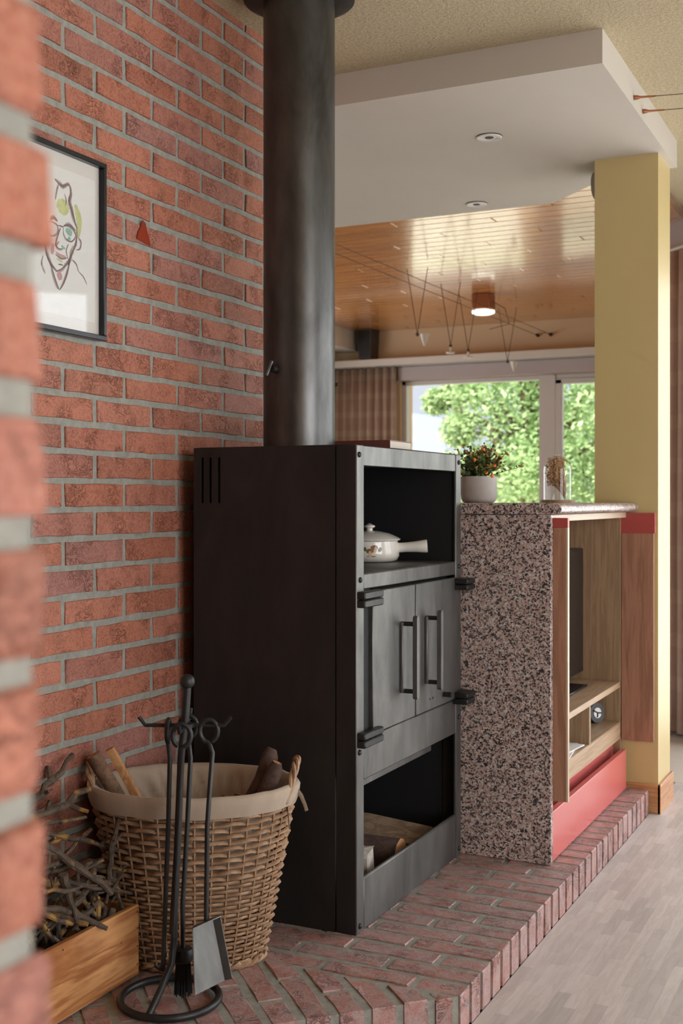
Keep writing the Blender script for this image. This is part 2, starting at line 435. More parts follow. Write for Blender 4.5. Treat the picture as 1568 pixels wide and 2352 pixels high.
for row, (cz0, cz1) in enumerate(courses):
    z = (cz0+cz1)/2; hs = (cz1-cz0-.0155)/.053
    off = -.336 if (row - r0) % 2 == 0 else -.336+PITCH/2
    j0 = off - PITCH*int((off+4.2)/PITCH)
    y = j0
    while y < YE-.03:
        y0, y1 = y+.0075, min(y+PITCH-.0075, YE)
        yc = (y0+y1)/2; hl = (y1-y0)/.215
        seen = (yc > -.95 and cz0 > -.02)
        if seen and hl > .1:
            o = bpy.data.objects.new('brick', random.choice(variants)); col.objects.link(o); o.parent = wl
            o.location = (XW+random.uniform(-.0006, .0016), yc, z+random.uniform(-.0012, .0012))
            o.rotation_euler = (pi if random.random() < .5 else 0, 0, random.uniform(-.006, .006))
            o.scale = (1, hl, hs*random.uniform(.97, 1.03)); nb += 1
        elif hl > .1: stuff_b.box(XW-.05, XW, y0, y1, z-.0265, z+.0265, c=.0035)
        y += PITCH
o = part('brick_field', stuff_b, M_BRICK, wl, smooth=False); o['kind'] = 'stuff'
# glossy old paint drip on one brick
dr = MB().prism([(0, 0), (.058, -.006), (.052, .012), (.044, .026), (.036, .046), (.024, .052), (.016, .034), (.004, .016)], 0, .0012)
mo = dr.mesh('paint_drip', plain('red_drip', (140, 58, 38), .15)); o = link('paint_drip', mo, wl)
o.matrix_world = Matrix(((0, 0, 1, XW+.0025), (1, 0, 0, -.175), (0, 1, 0, 1.788), (0, 0, 0, 1)))

# ---- near brick wall end, close to the camera
NX, NYE = .853, -2.163
wn = struct('wall_near', MB().box(NX-.2, NX-.004, -4.2, NYE-.004, 0, ZC), M_MORTAR, label='end of a red brick wall close to the lens')
nearv = []
for k in range(4): nearv.append(MB().box(-.0975, 0, -.19, 0, -.0235, .0235, c=.003, jit=.002).mesh('brick', M_BRICK, smooth=False))
CN = .0621; 
zz = 1.093 - CN*17
st2 = MB()
i = 0
while zz < ZC-.02:
    if .85 < zz < 1.45:
        o = bpy.data.objects.new('brick', random.choice(nearv)); col.objects.link(o); o.parent = wn
        o.location = (NX+random.uniform(-.001, .002), NYE+random.uniform(-.003, .005), zz)
        o2 = bpy.data.objects.new('brick', random.choice(nearv)); col.objects.link(o2); o2.parent = wn
        o2.location = (NX-.1035, NYE+random.uniform(-.003, .003), zz)
    else:
        st2.box(NX-.2, NX, NYE-.19, NYE, zz-.0235, zz+.0235, c=.004, jit=.002)
    y = NYE-.205
    while y > -4.2:
        st2.box(NX-.2, NX, y-.19, y, zz-.0235, zz+.0235, c=.004); y -= .205
    zz += CN
o = part('brick_field', st2, M_BRICK, wn, smooth=False); o['kind'] = 'stuff'

# ---- floor
fl = MB().box(-.9, 3.8, -4.4, 4.6, -.12, -.014); fl.box(-3.6, -.9, .6, 6.4, -.12, -.014); fl.box(-.9, .6, 4.6, 6.4, -.12, -.014)
floor = struct('floor', fl, M_GROUT, label='pale grey oak strip parquet')
PW, PL = .031, .205
fv = [MB().box(-PW/2+.00012, PW/2-.00012, -PL/2+.00015, PL/2-.00015, -.014, 0).mesh('parquet_strip', M_FLOOR, smooth=False) for _ in range(1)]
fst = MB(); TY = 2.31; nf = 0
ix = 0
x = .3456
def in_view_floor(x, y):
    v = Vector((x-1.2134, y+2.5946)); F = Vector((-sin(TH), cos(TH))); R = Vector((cos(TH), sin(TH)))
    zf = v.dot(F); px = 784+2721*v.dot(R)/max(zf, .01); py = 1150+2721*1.14/max(zf, .01)
    return zf > .3 and -60 < px < 1640 and py < 2420
while x < 3.7:
    y = -4.3 + (ix*.618 % 1)*PL
    while y < TY:
        L = PL if y+PL < TY else TY-y
        if x+PW/2 > .34 and L > .02:
            if in_view_floor(x, y+L/2) and nf < 300 and L == PL and not (x < .40 and 1.78 < y+PL):
                o = bpy.data.objects.new('parquet_strip', fv[0]); col.objects.link(o); o.parent = floor; o.location = (x+PW/2, y+L/2, 0); nf += 1
            else: fst.box(x+.00012, x+PW-.00012, y+.00015, y+L-.00015, -.014, 0)
        y += PL
    x += PW; ix += 1
o = part('parquet_field', fst, M_FLOOR, floor, smooth=False); o['kind'] = 'stuff'
# tiles of the back room
tv = MB().box(-.1485, .1485, -.1485, .1485, -.014, 0, c=.001).mesh('floor_tile', M_TILE, smooth=False)
yy = TY+.155
while yy < 6.3:
    xx = -3.3
    while xx < 3.6:
        if xx+yy < DG+.3:
            o = bpy.data.objects.new('floor_tile', tv); col.objects.link(o); o.parent = floor; o.location = (xx, yy, 0)
        xx += .3
    yy += .3

# ---- ceilings
ce = MB().prism([(XW-.3, -4.2), (3.7, -4.2), (3.7, 0.2), (.245, 3.7), (.245, .86), (XW-.3, .86)], ZC, ZC+.12)
ceiling = struct('ceiling', ce, M_STUCCO, label='cream stippled ceiling')
cw = struct('ceiling_wood', MB().prism([(-3.5, .86), (.245, .86), (.245, 3.7), (-.05, 4.0), (-.05, 6.3), (-3.5, 6.3)], ZC+.014, ZC+.12), M_CEILWOOD, label='varnished pine board ceiling')
pp = .098; y = 2.2; rowi = 0
while y < 6.25:
    xs = [-3.3] ; xj = -3.3 + .35 + ((rowi*.37) % 1)*1.3
    while xj < .1: xs.append(xj); xj += 1.55
    xs.append(min(.205, max(DG-.05-y-pp, -.06)))
    for a, b in zip(xs[:-1], xs[1:]):
        if b-a > .08:
            mbp = MB().box(a+.0012, b-.0012, y+.001, y+pp-.001, ZC, ZC+.014, c=.004)
            part('plank', mbp, M_CEILWOOD, cw, smooth=False)
    y += pp; rowi += 1
struct('trim_1', MB().box(.205, .245, .86, 3.4, ZC-.004, ZC+.02, c=.003), M_OAKH, label='light wood trim strip between the two ceilings')
# soffit with a cut-off corner
SX = .40
sf = MB().prism([(-3.3, YE), (SX, YE), (SX, 2.03), (.15, 2.03), (-.175, 2.354), (-3.3, 2.354)], ZS, ZC+.005, c=0)
struct('ceiling_soffit', sf, M_SOFFIT, label='lowered white soffit with a cut-off corner')
# ---- ochre pillar, skirting
pil = MB().box(.141, .374, 1.798, 2.029, 0, ZS)
pillar = struct('pillar', pil, M_YELLOW, label='ochre painted square pillar')
sk = MB().box(.141, .385, 1.783, 1.798, 0, .105, c=.002).box(.374, .386, 1.783, 2.04, 0, .105, c=.002)
struct('baseboard_pillar', sk, M_SKIRT, label='varnished wood skirting around the pillar foot')
# ---- walls of the back room and of the living room
wb = MB()
WX0, WX1, WZ0, WZ1 = -2.50, .30, .95, 2.10
wb.box(-3.5, WX0, YB, YB+.25, 0, ZC+.1); wb.box(WX0, WX1, YB, YB+.25, 0, WZ0); wb.box(WX0, WX1, YB, YB+.25, WZ1, ZC+.1); wb.box(WX1, .6, YB, YB+.25, 0, ZC+.1)
wback = struct('wall_back', wb, M_PEACH, label='peach painted wall above the garden window')
def holed(name, axis, c0, c1, a0, a1, h0, h1, z0, z1, label, wname, wlabel, mull):
    # wall across `axis` from c0 to c1, running a0..a1, with a glazed opening h0..h1 x z0..z1
    def bx(m, p0, p1, q0, q1, r0, r1, c=0): return m.box(p0, p1, q0, q1, r0, r1, c=c) if axis == 'x' else m.box(q0, q1, p0, p1, r0, r1, c=c)
    m = MB(); bx(m, c0, c1, a0, h0, 0, ZC+.1); bx(m, c0, c1, h1, a1, 0, ZC+.1); bx(m, c0, c1, h0, h1, 0, z0); bx(m, c0, c1, h0, h1, z1, ZC+.1)
    struct(name, m, M_CREAM, label=label)
    cm = (c0+c1)/2; w_ = thing(wname, wlabel, 'window', ((cm, (h0+h1)/2, z0) if axis == 'x' else ((h0+h1)/2, cm, z0))); del w_['category']; w_['kind'] = 'structure'
    f = MB(); bx(f, cm-.03, cm+.03, h0, h1, z0, z0+.06, .004); bx(f, cm-.03, cm+.03, h0, h1, z1-.06, z1, .004)
    xs_ = [h0+(h1-h0-.06)*i/mull for i in range(mull+1)]
    for q in xs_: bx(f, cm-.03, cm+.03, q, q+.06, z0+.06, z1-.06, .004)
    part('frame', f, M_FRAMEW, w_)
    for q0, q1 in zip(xs_[:-1], xs_[1:]): part('pane', bx(MB(), cm-.002, cm+.002, q0+.06, q1, z0+.06, z1-.06), M_GLASS, w_)
holed('wall_kitchen_side', 'x', -3.55, -3.3, .6, 6.4, 2.8, 5.2, 1.0, 2.1, 'cream wall with an added kitchen window', 'added_window_3', 'added kitchen side window lighting the back room', 2)  # kitchen window added out of view to brighten the back room
struct('wall_kitchen_near', MB().box(-3.5, XW-.25, .6, YE, 0, ZC+.1), M_CREAM)
struct('wall_kitchen_return', MB().box(-.05, .1, 3.75, 6.2, 0, ZC+.1), M_CREAM)
struct('wall_rear', MB().box(-.9, 3.85, -4.45, -4.2, 0, ZC+.1), M_PEACH, label='wall behind the viewer')
holed('wall_right', 'x', 3.62, 3.85, -4.2, .1, -3.2, -.6, .2, 2.2, 'cream wall with an added glazed opening', 'added_window_4', 'added patio window lighting the living room', 2)  # this window is added out of view to light the living room
# beam and valance shelf at the garden window
struct('trim_2', MB().box(-3.3, .1, YB-.20, YB-.002, 2.21, 2.265, c=.004), M_WHITE, label='white curtain shelf across the garden window')
struct('trim_3', MB().box(-3.3, -2.86, 4.9, YB-.001, 2.355, ZC+.01), M_CREAM, label='boxed-in cream beam at the ceiling corner')
struct('trim_4', MB().box(-2.5, .1, YB-.06, YB-.003, 2.10, 2.208, c=.004), M_LILAC, label='grey roller blind box above the window')
# ---- garden window
win = thing('window_1', 'white framed garden window', 'window', (-1.2, YB+.06, WZ0)); del win['category']; win['kind'] = 'structure'
fw = .06
fr = MB().box(WX0, WX1, YB+.03, YB+.10, WZ1-.035, WZ1, c=.004).box(WX0, WX1, YB+.03, YB+.10, WZ0, WZ0+fw, c=.004)
fr.box(WX0, WX0+.035, YB+.03, YB+.10, WZ0, WZ1, c=.004).box(WX1-fw, WX1, YB+.03, YB+.10, WZ0, WZ1, c=.004)
fr.box(-1.365, -1.235, YB+.02, YB+.11, WZ0, WZ1, c=.004)
part('frame', fr, M_FRAMEW, win)
sh = MB().box(-1.235, WX1-fw, YB+.015, YB+.075, WZ1-.075, WZ1-.035, c=.004).box(-1.235, -1.185, YB+.015, YB+.075, WZ0+fw, WZ1-.04, c=.004).box(-1.235, WX1-fw, YB+.015, YB+.075, WZ0+fw, WZ0+fw+.05, c=.004)
part('sash', sh, M_FRAMEW, win)
part('pane', MB().box(WX0+.03, -1.36, YB+.062, YB+.066, WZ0+.05, WZ1-.03), M_GLASS, win)
part('pane', MB().box(-1.19, WX1-fw, YB+.042, YB+.046, WZ0+.1, WZ1-.07), M_GLASS, win)
part('sill', MB().box(WX0-.05, WX1+.05, YB-.15, YB+.03, WZ0-.04, WZ0, c=.004), M_WHITE, win)

# ---- angled window wall
def dg(s, off, z):     # s along the wall from its garden end, off into the room
    bx, by = -.02, DG+.02
    return Vector((bx + s*.70711 - off*.70711, by - s*.70711 - off*.70711, z))
def dgbox(mb, s0, s1, o0, o1, z0, z1, c=0):
    M_ = Matrix(((.70711, -.70711, 0, -.02), (-.70711, -.70711, 0, DG+.02), (0, 0, 1, 0), (0, 0, 0, 1)))
    return mb.box(s0, s1, o0, o1, z0, z1, c=c, M=M_)
wd = MB(); dgbox(wd, -.15, .62, -.2, 0, 0, ZC+.05); dgbox(wd, .62, 4.75, -.2, 0, 2.25, ZC+.05); dgbox(wd, 4.75, 5.3, -.2, 0, 0, ZC+.05)
struct('wall_angled', wd, M_LILAC, label='pale plaster wall of the angled window')
w2 = thing('window_2', 'tall angled window beside the room', 'window', tuple(dg(2.7, -.1, 0))); del w2['category']; w2['kind'] = 'structure'
f2 = MB(); dgbox(f2, .62, 4.75, -.12, -.05, 2.17, 2.25, .004); dgbox(f2, .62, 4.75, -.12, -.05, 0, .08, .004)
for s0 in (.62, 1.98, 3.35, 4.67): dgbox(f2, s0, s0+.08, -.12, -.05, .08, 2.17, .004)
part('frame', f2, M_FRAMEW, w2)
for s0 in (.70, 2.06, 3.43): g2 = MB(); dgbox(g2, s0, s0+1.28 if s0 < 3 else 4.67, -.09, -.086, .08, 2.17); part('pane', g2, M_GLASS, w2)

# ================================================================== HEARTH
hearth = thing('brick_hearth', 'low hearth platform of bricks on edge under the stove', 'hearth', (0, .2, 0))
XE, RP, YM = .345, .0715, -.214
mb = MB().prism([(XW, 1.775), (XE-.005, 1.775), (XE-.005, YM), (XW, YM-(XE-.005-XW))], 0, ZP-.0035)
part('mortar_bed', mb, M_MORTAR, hearth, smooth=False)
def clip(poly, a, b, c):          # keep a*x+b*y<=c
    out = []
    for i in range(len(poly)):
        p, q = poly[i-1], poly[i]; fp = a*p[0]+b*p[1]-c; fq = a*q[0]+b*q[1]-c
        if (fp <= 0) != (fq <= 0):
            t = fp/(fp-fq); out.append((p[0]+(q[0]-p[0])*t, p[1]+(q[1]-p[1])*t))
        if fq <= 0: out.append(q)
    return out
def hb(poly):
    if len(poly) < 3: return
    ar = abs(sum(poly[i-1][0]*poly[i][1]-poly[i][0]*poly[i-1][1] for i in range(len(poly))))/2
    if ar < .0006: return
    out = []
    for i in range(len(poly)):
        p, q = poly[i], poly[(i+1) % len(poly)]; L_ = sqrt((q[0]-p[0])**2+(q[1]-p[1])**2); out.append(p)
        n_ = 3 if L_ > .15 else (1 if L_ > .07 else 0)
        for k_ in range(n_):
            t_ = (k_+1)/(n_+1); j_ = random.uniform(-.0022, .0016)
            mx_, my_ = sum(a[0] for a in poly)/len(poly), sum(a[1] for a in poly)/len(poly); x_, y_ = p[0]+(q[0]-p[0])*t_, p[1]+(q[1]-p[1])*t_
            nx_, ny_ = (q[1]-p[1])/L_, -(q[0]-p[0])/L_
            if nx_*(x_-mx_)+ny_*(y_-my_) < 0: nx_, ny_ = -nx_, -ny_
            out.append((x_+nx_*j_, y_+ny_*j_))
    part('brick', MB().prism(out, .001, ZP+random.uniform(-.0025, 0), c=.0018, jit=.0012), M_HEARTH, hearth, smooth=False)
nrows = int((1.775-YM)/RP)+1
for r in range(nrows):
    y0 = YM+r*RP; y1 = min(y0+RP-.018, 1.773)
    if y1-y0 < .02: continue
    x = XE; first = True
    while x > XW+.02:
        L = (.105 if (r % 2 == 0) else .2) if first else .212
        L += random.uniform(-.004, .004)
        x0 = max(x-L, XW+.003)
        if x0 < .285 or y0 < .75 or True:
            hb([(x0, y0+random.uniform(-.0015, .0015)), (x, y0), (x, y1), (x0, y1+random.uniform(-.0015, .0015))])
        x = x0-.015; first = False
        if (y0 > .02 and x < -.02 and y0 < .72) or (y0 > .78 and x < .2): break       # nothing is laid under stove and cabinet
dxy, nxy = (-.70711, -.70711), (-.70711, .70711)
r = 0
while r*RP < 1.25:
    s0 = r*RP+.004; s1 = s0+RP-.019; t = 0; first = True
    while t < .95:
        L = (.10 if r % 2 else .2) if first else .212
        P = [(XE+dxy[0]*s+nxy[0]*u, YM+dxy[1]*s+nxy[1]*u) for s, u in ((s0, t), (s1, t), (s1, t+L), (s0, t+L))]
        P = clip(P, 0, 1, YM-.014); P = clip(P, -1, 0, -(XW+.004))
        if P: hb(P)
        t += L+.013; first = False
    r += 1

# ================================================================== STOVE
stove = thing('wood_stove', 'tall black and grey steel wood stove with two doors', 'stove', (-.23, .36, ZP))
SD, SW, SZ = -.464, .732, 1.276
ZT = SZ
sp = MB(); y0, y1 = 0, .005
sp.box(SD, -.057, y0, y1, ZP, 1.134); sp.box(SD, -.057, y0, y1, 1.251, ZT)
xs = [SD, -.442, -.434, -.418, -.410, -.392, -.384, -.057]
for a, b in zip(xs[0::2], xs[1::2]): sp.box(a, b, y0, y1, 1.134, 1.251)
part('side_panel', sp, M_BLACK, stove, smooth=False, label='black steel side panel with three vent slots')
part('side_panel', MB().box(SD, -.057, SW-.005, SW, ZP, ZT), M_BLACK, stove, smooth=False)
part('back_panel', MB().box(SD, SD+.005, .005, SW-.005, ZP, ZT), M_BLACK, stove, smooth=False)
part('top_plate', MB().box(SD+.004, -.003, .004, SW-.004, ZT-.006, ZT+.001, c=.002), M_BLACK, stove)
for (a, b, nm) in ((0, .043, 'corner_post'), (.69, SW, 'corner_post')):
    ym = a if a == 0 else b-.006
    p = MB().box(-.055, -.0, ym-.0005, ym+.006+.0005, ZP, ZT, c=.002, mi=1).box(-.007, .001, a, b, ZP, ZT, c=.002)
    part(nm, p, [M_STEEL, M_BLACK], stove, label='grey steel corner post')
part('top_rail', MB().box(-.009, -.001, .043, .69, 1.226, ZT-.001, c=.0015), M_STEEL, stove)
part('shelf_rail', MB().box(-.009, .0, .043, .69, .922, .961, c=.003), M_STEEL, stove)
part('shelf', MB().box(SD+.01, -.009, .008, SW-.008, .954, .961), M_STEEL, stove, smooth=False)
part('niche_lining', MB().box(SD+.01, SD+.02, .03, .70, .961, 1.26).box(SD+.01, -.010, .03, .036, .961, 1.26).box(SD+.01, -.010, .697, .703, .961, 1.26).box(SD+.02, -.012, .03, .70, 1.24, 1.25), M_SOOT, stove, smooth=False)
part('apron', MB().box(-.009, .0, .043, .69, .455, .556, c=.003), M_STEEL, stove)
part('ash_ledge', MB().box(-.055, -.045, .03, .61, .415, .462, c=.002), M_STEEL, stove)
part('firebox', MB().box(SD+.02, -.03, .03, .70, .462, .915), M_SOOT, stove, smooth=False)
part('bottom_rail', MB().box(-.012, .0, .043, .69, ZP, .2165, c=.004), M_STEEL, stove)
part('log_bay', MB().box(SD+.006, -.012, .008, SW-.008, ZP+.002, .10).box(SD+.006, SD+.012, .008, SW-.008, .1, .45).box(SD+.012, -.058, .007, .011, .1, .45).box(SD+.012, -.058, .721, .725, .1, .45), M_SOOT, stove, smooth=False)
rod = MB().box(-.02, -.004, .045, .088, .556, .922); part('hinge_recess', rod, M_SOOT, stove, smooth=False)
for s_, (a, b, hy) in enumerate(((.085, .361, .27), (.369, .69, .444))):
    d = part('door', MB().box(-.008, .006, a, b, .56, .915, c=.002), M_STEEL, stove)
    h = MB().box(.006, .014, hy-.014, hy+.014, .638, .822, c=.002)
    pl = part('back_plate', h, M_STEEL, d)
    for z_ in (.642, .818): part('standoff', MB().cyl((.006, hy, z_), (.044, hy, z_), .006, n=10), M_IRON, d)
    path = []
    zt, zb, hw = .84, .622, .009
    poly = [(hy+hw*cos(g), zt-hw+hw*sin(g)) for g in [pi*i/8 for i in range(9)]] + [(hy+hw*cos(g), zb+hw+hw*sin(g)) for g in [pi+pi*i/8 for i in range(9)]]
    g_ = MB(); V = [(.040, p[0], p[1]) for p in poly]+[(.052, p[0], p[1]) for p in poly]; n = len(poly)
    g_.add(V, [tuple(range(n)), tuple(range(n, 2*n))]+[(i, (i+1) % n, n+(i+1) % n, n+i) for i in range(n)])
    part('handle', g_, M_STEEL, d)
dr = d
kn = MB().cyl((.004, .575, .588), (.030, .575, .588), .0075, n=14); part('air_knob', kn, M_IRON, dr)
for yy_ in (.470, .492): part('air_hole', MB().cyl((.0055, yy_, .590), (.0066, yy_, .590), .0035, n=12), M_SOOT, dr)
for (a, b, z0, z1, xo) in ((.004, .118, .880, .919, .022), (.004, .118, .540, .577, .022), (.665, SW+.002, .879, .912, .046), (.665, SW+.002, .545, .58, .046)):
    hg = MB().box(-.002, xo, a, b, z0, (z0+z1)/2-.0008, c=.003).box(-.002, xo, a, b, (z0+z1)/2+.0008, z1, c=.003)
    part('hinge_block', hg, M_IRON, stove)
for (yy_, z_) in ((.014, 1.252), (.712, 1.253), (.020, .947), (.712, .946), (.016, .528), (.712, .50), (.018, .106), (.712, .112)):
    b_ = MB().sphere((0, 0, 0), .0075, 10, 6, sz=.8); b_.v = [(.001+v[2]*1.0, yy_+v[0], z_+v[1]) for v in b_.v]
    part('bolt', b_, M_IRON, stove)

# ---- flue pipe
PX, PY, PR = -.28, .235, .0965
flue = thing('flue_pipe', 'thick vertical steel flue pipe rising from the stove to the ceiling', 'flue pipe', (PX, PY, SZ))
part('pipe', MB().lathe([(PR, 0), (PR, ZC-SZ+.02)], (PX, PY, SZ), 64), M_PIPE, flue)
part('ceiling_collar', MB().lathe([(PR+.002, .0), (.128, .0), (.150, .008), (.152, .03), (PR+.002, .03)], (PX, PY, ZC-.03), 64), M_BLACK, flue)
part('weld_ring', MB().lathe([(PR+.0005, 0), (PR+.004, .003), (PR+.0005, .008)], (PX, PY, SZ), 48), M_PIPE, flue)
F3 = Vector((-sin(TH), cos(TH), 0)); R3 = Vector((cos(TH), sin(TH), 0))
def onpipe(a): return R3*cos(a)+F3*sin(a)
dn = onpipe(radians(-128)); c0 = Vector((PX, PY, 1.487))+dn*(PR-.002)
part('damper_boss', MB().cyl(c0, c0+dn*.018, .011, n=14), M_IRON, flue)
dk = MB().cyl(c0+dn*.016+Vector((0, 0, .02)), c0+dn*.02+Vector((0, 0, -.018))-R3*.012, .0045, n=8)
part('damper_lever', dk, M_STEEL, flue)
dn = onpipe(radians(8)); c0 = Vector((PX, PY, 1.455))+dn*(PR-.002); part('screw', MB().cyl(c0, c0+dn*.010, .005, n=8), M_IRON, flue)

# ---- things on and in the stove
bk = thing('book', 'maroon book lying flat on top of the stove behind the pipe', 'book', (-.16, .42, SZ+.001))
def rotbox(mb, cx, cy, a, hx, hy, z0, z1, c=0):
    M_ = Matrix.Translation((cx, cy, 0)) @ Matrix.Rotation(a, 4, 'Z'); return mb.box(-hx, hx, -hy, hy, z0, z1, c=c, M=M_)
part('cover', MB().box(-.275, -.06, .343, .498, SZ+.0012, SZ+.0035).box(-.275, -.06, .343, .498, SZ+.026, SZ+.0285).box(-.275, -.06, .343, .346, SZ+.0035, SZ+.026), M_BOOK, bk, smooth=False)
part('pages', MB().box(-.272, -.063, .346, .496, SZ+.0035, SZ+.026), M_PAGES, bk, smooth=False)

pan = thing('saucepan', 'cream ceramic saucepan with lid and mushroom print in the stove niche', 'saucepan', (-.226, .575, .9612))
pc = (-.226, .575, .9612)
part('body', MB().lathe([(.001, 0), (.070, 0), (.082, .006), (.088, .018), (.087, .035), (.083, .055), (.084, .062), (.080, .062), (.079, .05), (.001, .048)], pc, 40), M_CERAM, pan)
ld = part('lid', MB().lathe([(.001, .0635), (.090, .0635), (.092, .067), (.086, .071), (.060, .083), (.028, .090), (.014, .091)], pc, 40), M_CERAM, pan)
part('knob', MB().lathe([(.010, .090), (.009, .097), (.017, .102), (.016, .106), (.001, .113)], pc, 24), M_CERAM, ld)
hd = Vector((.93, .36, .06)).normalized(); h0 = Vector(pc)+Vector((0, 0, .036))+hd*.078
part('handle', MB().tube([h0+hd*t for t in (0, .01, .03, .06, .088, .092)], [.018, .0145, .0145, .0165, .0195, .0185], n=18), M_CERAM, pan)
def decal(c, r, a0, z, w_, h_, name, mat, parent, n=14):
    mb_ = MB(); V = []; 
    for i in range(n):
        g = 2*pi*i/n; a = a0+w_*cos(g)/r; V.append((c[0]+(r)*cos(a), c[1]+(r)*sin(a), c[2]+z+h_*sin(g)))
    mb_.add(V, [tuple(range(n))]); return part(name, mb_, mat, parent, smooth=False)
mr = plain('print_brown', (140, 92, 66), .2); mg = plain('print_green', (96, 110, 70), .2); mw_ = plain('print_tan', (206, 180, 150), .2)
ac = atan2(-.83, .45)
for (da, z, w_, h_, m_) in ((.10, .044, .010, .007, mr), (.13, .038, .004, .009, mw_), (-.06, .034, .011, .007, mr), (-.05, .026, .005, .009, mw_), (.27, .036, .004, .005, mg), (.31, .040, .003, .005, mg), (.17, .023, .009, .003, mw_), (-.22, .04, .004, .006, mg), (.0, .019, .014, .002, mr)):
    decal(pc, .0880, ac+da, z, w_, h_, 'print', m_, pan)

def rough_log(path, r, n=10, amp=.18, flat=None, seed=0, mats=None):
    rnd = random.Random(seed); m = MB(); P = [Vector(p) for p in path]; V = []; k = len(P); t = (P[-1]-P[0]).normalized()
    u = Vector((0, 0, 1)) if abs(t.z) < .9 else Vector((1, 0, 0)); a = (u-t*u.dot(t)).normalized(); b = t.cross(a)
    ang = [1+rnd.uniform(-amp, amp) for _ in range(n)]
    for i, p in enumerate(P):
        rr = r[i] if isinstance(r, (list, tuple)) else r
        for j in range(n):
            g = 2*pi*j/n; q = ang[j]*(1+rnd.uniform(-.07, .07)); x, y = cos(g)*rr*q, sin(g)*rr*q
            if flat is not None and x < -flat*rr: x = -flat*rr
            V.append(p+a*x+b*y)
    F = []
    for i in range(k-1):
        for j in range(n): F.append((i*n+j, i*n+(j+1) % n, (i+1)*n+(j+1) % n, (i+1)*n+j))
    m.add(V, F, 0); m.add([V[j] for j in range(n)], [tuple(range(n))], 1); m.add([V[(k-1)*n+j] for j in range(n)], [tuple(range(n))], 1)
    return m
def seg(p0, p1, n, wob=0, seed=0):
    rnd = random.Random(seed); p0, p1 = Vector(p0), Vector(p1); out = []
    for i in range(n):
        q = p0.lerp(p1, i/(n-1))
        if wob and 0 < i: q = q+Vector((rnd.uniform(-wob, wob), rnd.uniform(-wob, wob), rnd.uniform(-wob, wob)))
        out.append(q)
    return out
# split logs in the log bay
lg = MB(); V = [(-.42, .46, .1), (-.42, .64, .1), (-.42, .60, .215), (-.42, .49, .205), (-.05, .50, .1), (-.05, .655, .1), (-.055, .645, .185), (-.06, .52, .165), (-.24, .47, .19), (-.24, .61, .212)]
lg.add(V, [(0, 1, 2, 3), (4, 7, 6, 5), (0, 4, 5, 1), (3, 8, 7, 4, 0), (3, 2, 9, 8), (8, 9, 6, 7), (1, 5, 6, 9, 2)])
solo('firewood_log', lg, M_SPLIT, 'long split log with a pale face lying in the bottom of the stove', 'log', smooth=False)
log_bay_dark = rough_log([(-.40, .36, .162), (-.28, .355, .163), (-.15, .37, .16), (-.05, .39, .158)], .056, n=12, amp=.14, seed=12)
solo('firewood_log', log_bay_dark, [M_DARKLOG, M_CUT], 'dark barked log in the stove bay in front of the split one', 'log', ang=50)
lg = MB(); T = Matrix.Translation((-.072, .185, .1)) @ Matrix.Rotation(radians(14), 4, 'Z')
lg.box(-.03, .03, -.055, .05, 0, .142, c=.009, jit=.007, M=T)
solo('pale_block', lg, plain('pale_rough_block', (172, 164, 154), .9, var=.25, vscale=60, bumps=.6, bscale=90), 'short pale rough block at the front corner of the log bay', 'block', smooth=False)

# ================================================================== CABINET UNIT
cab = thing('tv_cabinet', 'oak and coral television cabinet with a granite end panel', 'cabinet', (0, 1.27, ZP))
CY0, CY1, CX0, CX1 = .745, 1.79, -.50, .243
part('end_panel', MB().box(CX0, .271, CY0, CY0+.022, ZP, 1.099, c=.0015), M_GRANITE, cab, label='speckled pink and black granite end panel')
part('back_panel', MB().box(CX0, CX0+.018, CY0+.022, CY1, ZP, 1.099), M_OAK, cab, smooth=False)
part('side_board', MB().box(CX0, CX1, CY1-.018, CY1, ZP, 1.095, c=.001), M_OAK, cab, smooth=False)
part('side_board', MB().box(CX0, CX1, CY0+.023, CY0+.041, ZP, 1.095, c=.001), M_OAK, cab, smooth=False)
part('inner_back', MB().box(-.06, -.042, CY0+.041, CY1-.018, .478, 1.07), M_OAK, cab, smooth=False)
part('top_board', MB().box(-.06, .262, CY0+.023, CY1, 1.078, 1.0985, c=.001), M_EDGE, cab, smooth=False)
part('shelf_board', MB().box(-.06, CX1, CY0+.041, CY1+.003, .455, .476, c=.001), M_OAKH, cab, smooth=False)
part('middle_board', MB().box(-.06, CX1-.002, CY0+.041, CY1-.018, .312, .328, c=.001), M_OAKH, cab, smooth=False)
part('front_rail', MB().box(CX1-.018, CX1, CY0+.041, CY1+.003, .266, .327, c=.001), M_OAKH, cab, smooth=False)
part('divider', MB().box(-.05, CX1-.001, 1.313, 1.331, .328, .455, c=.001), M_OAK, cab, smooth=False)
part('end_stile', MB().box(CX1-.018, CX1, CY1-.016, CY1+.003, .328, .455, c=.001), M_OAK, cab, smooth=False)
part('compartment_back', MB().box(-.06, -.05, CY0+.041, CY1-.018, .328, .455), M_OAK, cab, smooth=False)
part('recess_panel', MB().box(.205, .215, CY0+.041, CY1, ZP, .266), M_RED, cab, smooth=False)
dw = part('drawer', MB().box(.249, .268, CY0+.024, 1.752, ZP+.003, .2335, c=.001).box(.10, .249, CY0+.05, CY0+.06, .11, .20).box(.10, .249, 1.735, 1.745, .11, .20), M_RED, cab, smooth=False, label='coral red lacquered drawer')
d1 = part('pocket_door', MB().box(.05, .308, CY0+.026, CY0+.044, .268, 1.062, c=.0008), M_OAKRED, cab, smooth=False)
part('edge_band', MB().box(.308, .3135, CY0+.026, CY0+.044, .268, 1.062), M_EDGE, d1, smooth=False)
part('red_block', MB().box(.05, .3135, CY0+.026, CY0+.044, 1.0625, 1.090), M_REDM, d1, smooth=False)
